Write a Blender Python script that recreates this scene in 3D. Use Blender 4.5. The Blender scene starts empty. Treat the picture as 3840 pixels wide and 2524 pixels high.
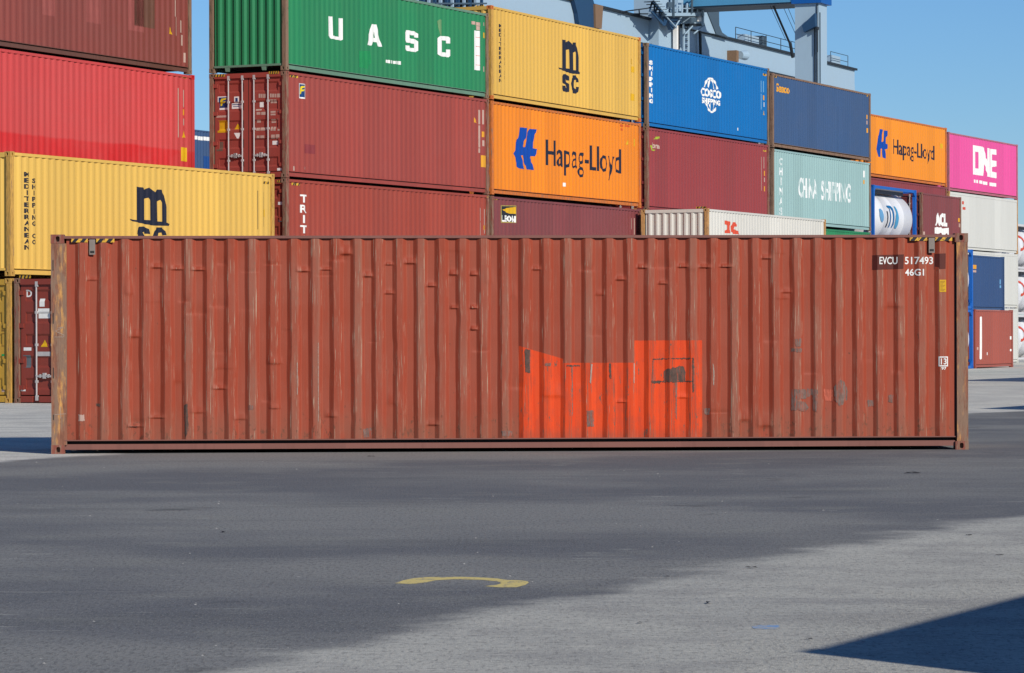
import bpy, bmesh, math, random
from mathutils import Vector, Matrix, geometry
R = math.radians
random.seed(7)
SC = bpy.context.scene
COL = SC.collection

# ------------------------------------------------------------------ camera, sky, sun, exposure
F, HY, CH, ROLL = 12115.0, 1253.0, 1.565, -0.003        # focal (photo px), horizon row, eye height, roll
cd = bpy.data.cameras.new('camera'); cam = bpy.data.objects.new('camera', cd); COL.objects.link(cam)
cd.sensor_fit = 'HORIZONTAL'; cd.sensor_width = 36.0; cd.lens = 36.0 * F / 3840.0
cd.shift_y = (HY - 1262.0) / 3840.0
cd.clip_start = 0.5; cd.clip_end = 6000
cam.matrix_world = Matrix.Translation((0, 0, CH)) @ Matrix.Rotation(R(90), 4, 'X') @ Matrix.Rotation(ROLL, 4, 'Z')
SC.camera = cam

SUN_AZ, SUN_EL = 36.0, 27.0                               # behind the camera, to the right
w = bpy.data.worlds.new('World'); SC.world = w; w.use_nodes = True
nt = w.node_tree; nt.nodes.clear()
sky = nt.nodes.new('ShaderNodeTexSky'); sky.sky_type = 'NISHITA'; sky.sun_disc = False
sky.sun_elevation = R(SUN_EL); sky.sun_rotation = R(180 - SUN_AZ)
sky.altitude = 0; sky.air_density = 1.0; sky.dust_density = 0.0; sky.ozone_density = 10.0
bg = nt.nodes.new('ShaderNodeBackground'); bg.inputs[1].default_value = 0.1
wo = nt.nodes.new('ShaderNodeOutputWorld')
nt.links.new(sky.outputs[0], bg.inputs[0]); nt.links.new(bg.outputs[0], wo.inputs[0])

sd = bpy.data.lights.new('sun', 'SUN'); sd.energy = 5.0; sd.angle = R(0.53); sd.color = (1.0, 0.93, 0.82)
sun = bpy.data.objects.new('sun', sd); COL.objects.link(sun)
to_sun = Vector((math.sin(R(SUN_AZ)) * math.cos(R(SUN_EL)), -math.cos(R(SUN_AZ)) * math.cos(R(SUN_EL)), math.sin(R(SUN_EL))))
sun.rotation_euler = to_sun.to_track_quat('Z', 'Y').to_euler(); sun.location = (20, -30, 40)
vs = SC.view_settings; vs.view_transform = 'Standard'; vs.look = 'None'; vs.exposure = 0.0; vs.gamma = 1.0; vs.use_curve_mapping = False
SC.cycles.max_bounces = 6
try: SC.cycles.use_denoising = True
except Exception: pass

# ------------------------------------------------------------------ helpers
LG = 0.735                                                 # photo value -> base colour, for surfaces facing the sun
def lin(r, g, b, k=1.0):
    k *= LG
    f = lambda c: (c / 255 / 12.92 if c / 255 <= 0.04045 else ((c / 255 + 0.055) / 1.055) ** 2.4) * k
    return (f(r), f(g), f(b), 1)
def gnd(r, g, b, k=1.0): c = lin(r, g, b, k / LG); return (c[0], c[1] * .985, c[2] * .88, 1)

class N:
    """a few shortcuts for building node trees"""
    def __init__(s, name, rough=0.5, metal=0.0):
        s.m = bpy.data.materials.new(name); s.m.use_nodes = True; s.t = s.m.node_tree; s.t.nodes.clear()
        s.out = s.t.nodes.new('ShaderNodeOutputMaterial'); s.b = s.t.nodes.new('ShaderNodeBsdfPrincipled')
        s.t.links.new(s.b.outputs[0], s.out.inputs[0])
        s.b.inputs['Roughness'].default_value = rough; s.b.inputs['Specular IOR Level'].default_value = .3; s.b.inputs['Metallic'].default_value = metal
        s.co = s.t.nodes.new('ShaderNodeTexCoord').outputs['Object']
    def put(s, sock, v):
        if hasattr(v, 'is_output') or isinstance(v, bpy.types.NodeSocket): s.t.links.new(v, sock)
        else: sock.default_value = v
    def vec(s, sc=(1, 1, 1), loc=(0, 0, 0), src=None):
        n = s.t.nodes.new('ShaderNodeMapping'); n.inputs['Scale'].default_value = sc; n.inputs['Location'].default_value = loc
        s.t.links.new(src or s.co, n.inputs[0]); return n.outputs[0]
    def noise(s, vec, scale, detail=3, rough=0.55):
        n = s.t.nodes.new('ShaderNodeTexNoise'); n.inputs['Scale'].default_value = scale
        n.inputs['Detail'].default_value = detail; n.inputs['Roughness'].default_value = rough
        s.t.links.new(vec, n.inputs['Vector']); return n.outputs['Fac']
    def ma(s, op, a, b=0.0, clamp=False):
        n = s.t.nodes.new('ShaderNodeMath'); n.operation = op; n.use_clamp = clamp
        s.put(n.inputs[0], a); s.put(n.inputs[1], b); return n.outputs[0]
    def step(s, v, lo, hi, a=0.0, b=1.0):
        n = s.t.nodes.new('ShaderNodeMapRange'); n.interpolation_type = 'SMOOTHSTEP'
        s.put(n.inputs[0], v); n.inputs[1].default_value = lo; n.inputs[2].default_value = hi
        n.inputs[3].default_value = a; n.inputs[4].default_value = b; return n.outputs[0]
    def mix(s, fac, a, b, mode='MIX'):
        n = s.t.nodes.new('ShaderNodeMix'); n.data_type = 'RGBA'; n.blend_type = mode
        s.put(n.inputs[0], fac); s.put(n.inputs[6], a); s.put(n.inputs[7], b); return n.outputs[2]
    def sep(s, src=None):
        n = s.t.nodes.new('ShaderNodeSeparateXYZ'); s.t.links.new(src or s.co, n.inputs[0]); return n.outputs
    def bump(s, h, strength=0.2, dist=0.01):
        n = s.t.nodes.new('ShaderNodeBump'); n.inputs['Strength'].default_value = strength; n.inputs['Distance'].default_value = dist
        s.t.links.new(h, n.inputs['Height']); s.t.links.new(n.outputs[0], s.b.inputs['Normal'])
    def done(s, col, rough=None):
        s.put(s.b.inputs['Base Color'], col)
        if rough is not None: s.put(s.b.inputs['Roughness'], rough)
        return s.m

def plain(name, c, rough=0.55, metal=0.0, var=0.12):
    n = N(name, rough, metal)
    f = n.noise(n.vec((3, 3, 1.2)), 4, 4)
    d = (c[0] * (1 - var), c[1] * (1 - var), c[2] * (1 - var), 1)
    return n.done(n.mix(n.step(f, .35, .7), c, d))

dark0 = lambda c: (.02, .018, .016, 1)
RUST = (0.13, 0.062, 0.034, 1)
def paint(name, c, seed=0, fade=0.25, rust=0.15, streak=0.35, rough=0.45, tone=None, low=None, sheets=.16):
    """weathered container paint: broad fading, vertical run marks, grime, rust freckles"""
    n = N(name, rough)
    off = (seed * 3.17, seed * 1.3, seed * 2.11)
    big = n.noise(n.vec((.5, 1, .7), off), 1.3, 4)
    run = n.noise(n.vec((9, 9, .35), off), 1.6, 4)
    fine = n.noise(n.vec((40, 40, 1.1), off), 1.4, 3)
    streak = min(.75, streak * 1.35); fade = min(.8, fade * 1.3)
    pale = tone or tuple(min(1, x * .88 + .05 * sum(c[:3]) / 3 + .008) for x in c[:3]) + (1,)
    dark = tuple(x * .74 for x in c[:3]) + (1,)
    xyz = n.sep()
    if low: c = n.mix(n.step(n.ma('ADD', xyz[2], n.ma('MULTIPLY', big, .16)), low[0] + .02, low[0] + .10), low[1], c)
    col = n.mix(n.ma('MULTIPLY', n.step(big, .38, .72), fade), c, pale)
    # each welded sheet has aged a little differently
    wn = n.t.nodes.new('ShaderNodeTexWhiteNoise'); wn.noise_dimensions = '1D'
    n.put(wn.inputs['W'], n.ma('FLOOR', n.ma('MULTIPLY', n.ma('ADD', xyz[0], seed * 1.7), .897)))
    col = n.mix(n.ma('MULTIPLY', wn.outputs['Value'], sheets), col, dark0(col))
    sc = n.noise(n.vec((26, 26, 2.2), (seed, 3, seed * 2)), 1.5, 4, .6); bl = n.noise(n.vec((1.3, 1.3, 1.3), (seed * 2, 1, 5)), 1.2, 3)
    col = n.mix(n.ma('MULTIPLY', n.ma('MULTIPLY', n.step(sc, .64, .72), n.step(bl, .48, .62)), .45), col, pale)
    col = n.mix(n.ma('MULTIPLY', n.step(run, .5, .78), streak), col, dark)
    col = n.mix(n.ma('MULTIPLY', n.step(fine, .66, .8), streak * .7), col, pale)
    fr = n.noise(n.vec((2.2, 2.2, 1.3), off), 3.5, 6, .7)
    run2 = n.noise(n.vec((14, 14, .5), off), 1.2, 3)
    fr = n.ma('ADD', n.ma('MULTIPLY', fr, .6), n.ma('MULTIPLY', run2, .4))
    col = n.mix(n.ma('MULTIPLY', n.step(fr, .66 - rust * .2, .74 - rust * .1), .75), col, RUST)
    g = n.noise(n.vec((5, 5, 5), off), 2.5, 4)
    n.bump(g, .12, .01)
    return n.done(col, n.ma('ADD', n.ma('MULTIPLY', big, .25), rough - .1))

def worn_post(name, c, seed=0, amt=.5, orange=0.0):
    """corner post paint worn through to rust"""
    n = N(name, .7)
    off = (seed * 2.3, seed, seed * 1.7)
    a = n.noise(n.vec((9, 9, 1.6), off), 1.6, 7, .68)
    b = n.noise(n.vec((22, 22, 4), off), 1.5, 5, .6)
    col = n.mix(n.step(b, .35, .7), c, tuple(x * .62 for x in c[:3]) + (1,))
    col = n.mix(n.ma('MULTIPLY', n.step(a, .58 - amt * .3, .66 - amt * .2), .9), col, (.20, .125, .085, 1))
    d = n.noise(n.vec((5, 5, .9), (seed, 4, 2)), 1.5, 6, .7)
    col = n.mix(n.ma('MULTIPLY', n.step(d, .60 - orange * .08, .66), orange), col, (.50, .25, .075, 1))
    e = n.noise(n.vec((30, 30, 3), (7, seed, 2)), 1.3, 6, .7)
    col = n.mix(n.ma('MULTIPLY', n.step(e, .62, .70), .55), col, (.06, .04, .03, 1))
    n.bump(n.ma('ADD', a, e), .5, .012)
    return n.done(col)

def mesh_from(name, v, f):
    m = bpy.data.meshes.new(name); m.from_pydata([tuple(p) for p in v], [], f); m.update(); return m

class MB:
    """collects simple solids into one mesh"""
    def __init__(s): s.v = []; s.f = []
    def add(s, v, f):
        o = len(s.v); s.v += [tuple(p) for p in v]; s.f += [tuple(i + o for i in q) for q in f]; return s
    def box(s, x0, x1, y0, y1, z0, z1):
        return s.add([(x0, y0, z0), (x1, y0, z0), (x1, y1, z0), (x0, y1, z0), (x0, y0, z1), (x1, y0, z1), (x1, y1, z1), (x0, y1, z1)],
                     [(0, 3, 2, 1), (4, 5, 6, 7), (0, 1, 5, 4), (1, 2, 6, 5), (2, 3, 7, 6), (3, 0, 4, 7)])
    def prism(s, ring, off):
        """ring: list of 3D points (planar), off: extrusion vector"""
        n = len(ring); off = Vector(off)
        v = [Vector(p) for p in ring] + [Vector(p) + off for p in ring]
        f = [tuple(range(n))[::-1], tuple(range(n, 2 * n))] + [(i, (i + 1) % n, n + (i + 1) % n, n + i) for i in range(n)]
        return s.add(v, f)
    def tube(s, a, b, r, n=8, r2=None):
        a, b = Vector(a), Vector(b); d = (b - a).normalized()
        u = d.orthogonal().normalized(); q = d.cross(u); r2 = r if r2 is None else r2
        v = [a + (u * math.cos(t) + q * math.sin(t)) * r for t in [2 * math.pi * i / n for i in range(n)]]
        v += [b + (u * math.cos(t) + q * math.sin(t)) * r2 for t in [2 * math.pi * i / n for i in range(n)]]
        f = [tuple(range(n))[::-1], tuple(range(n, 2 * n))] + [(i, (i + 1) % n, n + (i + 1) % n, n + i) for i in range(n)]
        return s.add(v, f)
    def mesh(s, name):
        m = mesh_from(name, s.v, s.f)
        bm = bmesh.new(); bm.from_mesh(m); bmesh.ops.recalc_face_normals(bm, faces=bm.faces); bm.to_mesh(m); bm.free()
        return m

def obj(name, mesh, mat, parent=None, loc=None, rz=None, smooth=False):
    o = bpy.data.objects.new(name, mesh); COL.objects.link(o)
    if not mesh.materials: mesh.materials.append(None)
    o.material_slots[0].link = 'OBJECT'; o.material_slots[0].material = mat
    if parent: o.parent = parent
    if loc: o.location = loc
    if rz: o.rotation_euler.z = rz
    if smooth and mesh.polygons: mesh.polygons.foreach_set('use_smooth', [True] * len(mesh.polygons))
    return o
def thing(name, label, cat, loc=(0, 0, 0), rz=0.0, group=None):
    o = bpy.data.objects.new(name, None); COL.objects.link(o); o.location = loc; o.rotation_euler.z = rz
    o.empty_display_size = .2
    o['label'] = label; o['category'] = cat
    if group: o['group'] = group
    return o
def tag(o, label, cat, group=None):
    o['label'] = label; o['category'] = cat
    if group: o['group'] = group
    return o

# ------------------------------------------------------------------ ground
def gp(px, py):
    y = HY + ROLL * (px - 1920); Z = F * CH / (py - y); return Vector(((px - 1920) / F * Z, Z))
def concrete_nodes(n, src):
    v = n.vec((1, 1, 1), src=src)
    big = n.noise(v, .16, 4); mid = n.noise(v, 1.1, 5, .6); fine = n.noise(n.vec((22, 8, 1), src=src), 1.4, 4, .75); grit = n.noise(n.vec((50, 12, 1), src=src), 1.6, 3, .8)
    c = n.mix(n.step(big, .35, .7), gnd(156, 156, 156, 1.32), gnd(142, 143, 145, 1.32))
    c = n.mix(n.ma('MULTIPLY', n.step(mid, .42, .66), .6), c, gnd(122, 122, 126, 1.35))
    c = n.mix(n.ma('MULTIPLY', n.step(fine, .50, .64), .6), c, gnd(100, 100, 103, 1.3))
    g2 = n.noise(n.vec((5, 14, 1), src=src), 1.6, 4, .7); c = n.mix(n.ma('MULTIPLY', n.step(g2, .50, .66), .55), c, gnd(112, 112, 115, 1.3))
    g3 = n.noise(n.vec((3, 9, 1), (4, 7, 0), src=src), 1.7, 5, .7); c = n.mix(n.ma('MULTIPLY', n.step(g3, .56, .70), .5), c, gnd(184, 182, 180, 1.3))
    c = n.mix(n.ma('MULTIPLY', n.step(grit, .58, .70), .7), c, gnd(190, 188, 184, 1.3))
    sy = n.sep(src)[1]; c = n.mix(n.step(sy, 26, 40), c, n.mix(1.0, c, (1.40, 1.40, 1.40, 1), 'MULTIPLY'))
    # old tyre tracks and drag lines along the lanes
    t = n.noise(n.vec((.05, 1.3, 1), src=src), 1.0, 5, .6)
    c = n.mix(n.ma('MULTIPLY', n.step(t, .55, .72), .45), c, gnd(112, 113, 120, 1.35))
    return c, fine
def asphalt_nodes(n, src):
    v = n.vec((1, 1, 1), src=src)
    big = n.noise(n.vec((.16, .2, 1), src=src), 1.0, 5); mid = n.noise(n.vec((.9, 1.1, 1), src=src), 1.0, 5, .6)
    fine = n.noise(n.vec((24, 7, 1), src=src), 1.5, 4, .75); grain = n.noise(n.vec((55, 10, 1), src=src), 1.6, 3, .8)
    c = n.mix(n.step(big, .40, .60), gnd(108, 109, 113, 1.42), gnd(86, 88, 96, 1.4))
    c = n.mix(n.ma('MULTIPLY', n.step(mid, .5, .75), .5), c, gnd(112, 113, 114, 1.4))
    sw = n.noise(n.vec((.14, .55, 1), (3, 1, 0), src=src), 1.2, 6, .62)
    c = n.mix(n.ma('MULTIPLY', n.step(sw, .54, .68), .40), c, gnd(78, 80, 86, 1.35))
    sc = n.noise(n.vec((.9, 5, 1), (9, 2, 0), src=src), 1.0, 5, .6)
    c = n.mix(n.ma('MULTIPLY', n.step(sc, .62, .74), .45), c, gnd(146, 147, 148, 1.35))
    dr = n.noise(n.vec((1.1, 9, 1), (2, 5, 0), src=src), 1.3, 3, .5); wh = n.noise(n.vec((.25, .25, 1), (5, 5, 0), src=src), 1.0, 2)
    c = n.mix(n.ma('MULTIPLY', n.ma('MULTIPLY', n.step(dr, .66, .72), n.step(wh, .45, .6)), .7), c, gnd(172, 173, 172, 1.3))
    c = n.mix(n.ma('MULTIPLY', n.step(fine, .48, .62), .55), c, gnd(70, 71, 75, 1.3))
    c = n.mix(n.ma('MULTIPLY', n.step(grain, .52, .66), .45), c, gnd(138, 139, 141, 1.3))
    sp = n.noise(v, 9, 2, .5)
    c = n.mix(n.step(sp, .78, .82), c, gnd(168, 168, 170, 1.2))
    # oil drips and dark stains
    oi = n.noise(n.vec((.5, .5, 1), (1, 8, 0), src=src), 1.4, 5, .62)
    c = n.mix(n.ma('MULTIPLY', n.step(oi, .62, .74), .55), c, gnd(58, 59, 64, 1.3))
    return c, fine
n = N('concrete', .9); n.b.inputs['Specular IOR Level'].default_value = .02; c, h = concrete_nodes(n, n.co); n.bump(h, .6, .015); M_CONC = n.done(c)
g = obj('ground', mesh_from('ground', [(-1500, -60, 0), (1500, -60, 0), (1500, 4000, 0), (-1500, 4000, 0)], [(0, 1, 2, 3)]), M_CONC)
g['kind'] = 'structure'
# asphalt lane: its edge follows the border seen in the photo
low = [gp(*p) for p in ((760, 2530), (1010, 2485), (1516, 2382), (2081, 2246), (2605, 2150), (3000, 2083), (3400, 1995), (3840, 1938))]
up = [gp(*p) for p in ((-40, 1738), (190, 1716), (480, 1700), (760, 1684))]
lane = [Vector((-60, low[0].y - 6)), low[0] + Vector((-6, -1.6))] + low + [Vector((9, 30.4)), Vector((60, 62)), Vector((60, 70)), Vector((12.0, 66)), Vector((9.6, 63.6)), Vector((3, 55)), Vector((-3, 47))] + [up[3], up[2], up[1], up[0], Vector((-60, 52))]
def sdist(p, poly):
    d = 1e9; ins = False; k = len(poly)
    for i in range(k):
        a, b = poly[i], poly[(i + 1) % k]; e = b - a; t = max(0, min(1, (p - a).dot(e) / e.length_squared)); d = min(d, (p - a - e * t).length)
        if (a.y > p.y) != (b.y > p.y) and p.x < (b.x - a.x) * (p.y - a.y) / (b.y - a.y) + a.x: ins = not ins
    return d if ins else -d
xs = [-60, -40, -28, -20] + [-16 + .55 * i for i in range(59)] + [20, 28, 40, 60]
ys = [4 + .5 * i for i in range(66)] + [37.5 + .8 * i for i in range(50)]
vv = [(x, y, .004) for y in ys for x in xs]
sds = [sdist(Vector((x, y)), lane) for x, y, _ in vv]
nx = len(xs); ff = []
for j in range(len(ys) - 1):
    for i in range(nx - 1):
        q = (j * nx + i, j * nx + i + 1, (j + 1) * nx + i + 1, (j + 1) * nx + i)
        if max(sds[k] for k in q) > -1.5: ff.append(q)
vv = [(x, y, max(.0003, min(.004, .004 * (d + 1.2) / 1.2))) for (x, y, _), d in zip(vv, sds)]
am = mesh_from('asphalt', vv, ff)
at_ = am.attributes.new('edge', 'FLOAT', 'POINT'); at_.data.foreach_set('value', sds)
n = N('asphalt', .9); n.b.inputs['Specular IOR Level'].default_value = .06
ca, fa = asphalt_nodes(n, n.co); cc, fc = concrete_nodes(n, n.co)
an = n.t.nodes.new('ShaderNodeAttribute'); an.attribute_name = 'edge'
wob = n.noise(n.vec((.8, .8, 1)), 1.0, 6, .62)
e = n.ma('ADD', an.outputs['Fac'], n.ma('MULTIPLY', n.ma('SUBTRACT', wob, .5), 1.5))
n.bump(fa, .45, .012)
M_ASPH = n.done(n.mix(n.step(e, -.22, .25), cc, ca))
o = obj('asphalt', am, M_ASPH); o['kind'] = 'structure'

# ------------------------------------------------------------------ container geometry
HC, ST, L40, L20, W = 2.896, 2.591, 12.192, 6.058, 2.438
PITCH, FL, SL, DEP = .2787, .074, .061, .040
Y_OUT = .008
def profile(L, s0=None, s1=None, SL=.068, DEP=.030):
    """break points (s, depth) of a trapezoid corrugated side"""
    s0 = .16 if s0 is None else s0; s1 = L - .16 if s1 is None else s1
    k = int((L - .7) / PITCH); start = (L - k * PITCH) / 2 if abs(L - L40) > .01 else .351
    if abs(L - L40) < .01: k = 41
    pts = [(s0, Y_OUT + DEP)]
    for i in range(k + 1):
        c = start + i * PITCH
        a = [(c - SL / 2, Y_OUT + DEP), (c + SL / 2, Y_OUT), (c + SL / 2 + FL, Y_OUT), (c + SL / 2 + FL + SL, Y_OUT + DEP)]
        pts += [p for p in a if s0 + .01 < p[0] < s1 - .01]
    pts.append((s1, pts[-1][1])); return pts
def depth_at(prof, s):
    for (a, da), (b, db) in zip(prof, prof[1:]):
        if a <= s <= b: return da + (db - da) * (s - a) / max(b - a, 1e-6)
    return Y_OUT
def end_profile(big=True):
    k = 8; p = (W - .36) / k; pts = [(.16, .05)]
    for i in range(k):
        c = .18 + i * p
        pts += [(c + p * .14, .05), (c + p * .38, .012), (c + p * .62, .012), (c + p * .86, .05)]
    pts.append((W - .16, .05)); return pts
_cache = {}
def cached(key, fn):
    if key not in _cache: _cache[key] = fn()
    return _cache[key]
def panel_mesh(prof, z0, z1, mirror=None, axis='y'):
    """folded sheet; axis y: along s facing -y; axis x: along y facing -x"""
    v = []; f = []
    for s, d in prof:
        for z in (z0, z1):
            if axis == 'y': v.append((s, d if mirror is None else mirror - d, z))
            else: v.append((d if mirror is None else mirror - d, s, z))
    for i in range(len(prof) - 1):
        q = (2 * i, 2 * i + 2, 2 * i + 3, 2 * i + 1)
        flip = (mirror is not None) != (axis == 'x')
        f.append(q[::-1] if flip else q)
    return mesh_from('panel', v, f)
def casting_mesh(sx, sy):
    """corner casting with oval side and end holes; sx, sy = +1/-1 for the direction the block grows in"""
    m = MB(); lx, ly, lz = .178, .162, .118
    def holed(face):       # face(u, v, d): u,v in face metres, d inward
        U = lx if face == 's' else ly
        def P(u, v, d):
            return (u, d, v) if face == 's' else (d, u, v)
        cu, cv, hu, hv = U / 2 + .005, lz / 2, .026, .036
        ring = [(cu + hu * math.copysign(abs(math.cos(t)) ** .6, math.cos(t)), cv + hv * math.copysign(abs(math.sin(t)) ** .6, math.sin(t))) for t in [math.pi * (i + .5) / 6 for i in range(12)]]
        corners = [(U, lz), (0, lz), (0, 0), (U, 0)]
        v = [P(*p, 0) for p in ring] + [P(*p, 0) for p in corners] + [P(*p, .07) for p in ring]
        f = []
        for q in range(4):
            for i in range(3):
                a = q * 3 + i; 
                if i < 3: f.append((a, (a + 1) % 12, 12 + (q if i < 1 else (q if i < 2 else q))))
            f.append(((q * 3 + 3) % 12, 12 + (q + 1) % 4, 12 + q))
        for i in range(12): f.append((i, 16 + i, 16 + (i + 1) % 12, (i + 1) % 12))
        f.append(tuple(range(16, 28)))
        m.add(v, f)
    holed('s'); holed('e')
    m.add([(0, 0, lz), (lx, 0, lz), (lx, ly, lz), (0, ly, lz)], [(0, 1, 2, 3)])
    m.add([(0, 0, 0), (lx, 0, 0), (lx, ly, 0), (0, ly, 0)], [(0, 3, 2, 1)])
    m.add([(lx, 0, 0), (lx, ly, 0), (lx, ly, lz), (lx, 0, lz)], [(0, 1, 2, 3)])
    m.add([(0, ly, 0), (lx, ly, 0), (lx, ly, lz), (0, ly, lz)], [(0, 3, 2, 1)])
    m.v = [(x * sx, y * sy, z) for x, y, z in m.v]
    return m.mesh('casting')
def rail_bottom(L, mirror=False, front=False):
    m = MB(); x0, x1 = .178, L - .178
    if front: return m.box(x0, x1, .0, .10, .172, .186).box(x0, x1, .14, .16, .128, .172).box(x0, x1, .035, .16, .056, .128).mesh('bottom_rail')
    m.box(x0, x1, .0, .10, .172, .186); m.box(x0, x1, .085, .10, .15, .172); m.box(x0, x1, .045, .10, .045, .15)
    if mirror: m.v = [(x, W - y, z) for x, y, z in m.v]
    return m.mesh('bottom_rail')
def door_profile(H):
    """(z, depth) of a door leaf: five pressed bands"""
    z0, z1 = .19, H - .15; pts = [(z0, .062)]; n_ = 5; p = (z1 - z0) / n_
    for i in range(n_):
        c = z0 + p * (i + .5); b = p * .27
        pts += [(c - b, .062), (c - b + .05, .09), (c + b - .05, .09), (c + b, .062)]
    pts.append((z1, .062)); return pts
def leaf_mesh(H, y0, y1):
    pr = door_profile(H); m = MB(); a, b = y0 + .13, y1 - .13
    for (za, da), (zb, db) in zip(pr, pr[1:]):
        m.add([(da, a, za), (da, b, za), (db, b, zb), (db, a, zb)], [(0, 3, 2, 1)])
        if da != db or da > .07:
            for y in (a, b): m.add([(.062, y, za), (da, y, za), (db, y, zb), (.062, y, zb)], [(0, 1, 2, 3)])
    for (p, q) in ((y0, a), (b, y1)):
        m.add([(.062, p, .19), (.062, q, .19), (.062, q, H - .15), (.062, p, H - .15)], [(0, 3, 2, 1)])
    m.add([(.11, y0, .19), (.11, y1, .19), (.11, y1, H - .15), (.11, y0, H - .15)], [(0, 1, 2, 3)])
    for y in (y0, y1): m.add([(.062, y, .19), (.11, y, .19), (.11, y, H - .15), (.062, y, H - .15)], [(0, 1, 2, 3)])
    return m.mesh('door')

M_STEEL = plain('galvanised_steel', lin(196, 192, 192, 1.0), .5)
M_DARK = plain('underside_steel', (.03, .027, .025, 1), .8)
M_WHITE = plain('white_print', (.68, .68, .66, 1), .5, 0, .07)
M_CREAM = plain('faded_white_print', lin(225, 190, 175, .75), .6)
M_BLACK = plain('black_print', (.014, .015, .022, 1), .5)
M_NAVY = plain('navy_print', lin(36, 40, 60, .8), .5)
M_BLUEP = plain('royal_blue_print', lin(0, 75, 178, .9), .45)
M_YEL = plain('yellow_print', lin(245, 190, 30, .85), .5)
M_HAZY = plain('hazard_yellow', lin(238, 185, 55, .8), .55, 0, .35)
M_ORP = plain('orange_print', lin(250, 178, 50, .85), .5)
M_REDP = plain('red_print', lin(238, 90, 62, .85), .5)
M_GREENP = plain('green_print', lin(190, 205, 60, .8), .5)
M_RUBBER = plain('door_gasket', (.02, .02, .02, 1), .7)
M_CHALK = plain('chalk', lin(196, 176, 162, .8), .8)
M_GREY = plain('grey_patch_paint', lin(128, 112, 106, .8), .7, 0, .3)
M_FADEBLUE = plain('pale_blue_print', lin(120, 185, 235, .8), .5)

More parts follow.
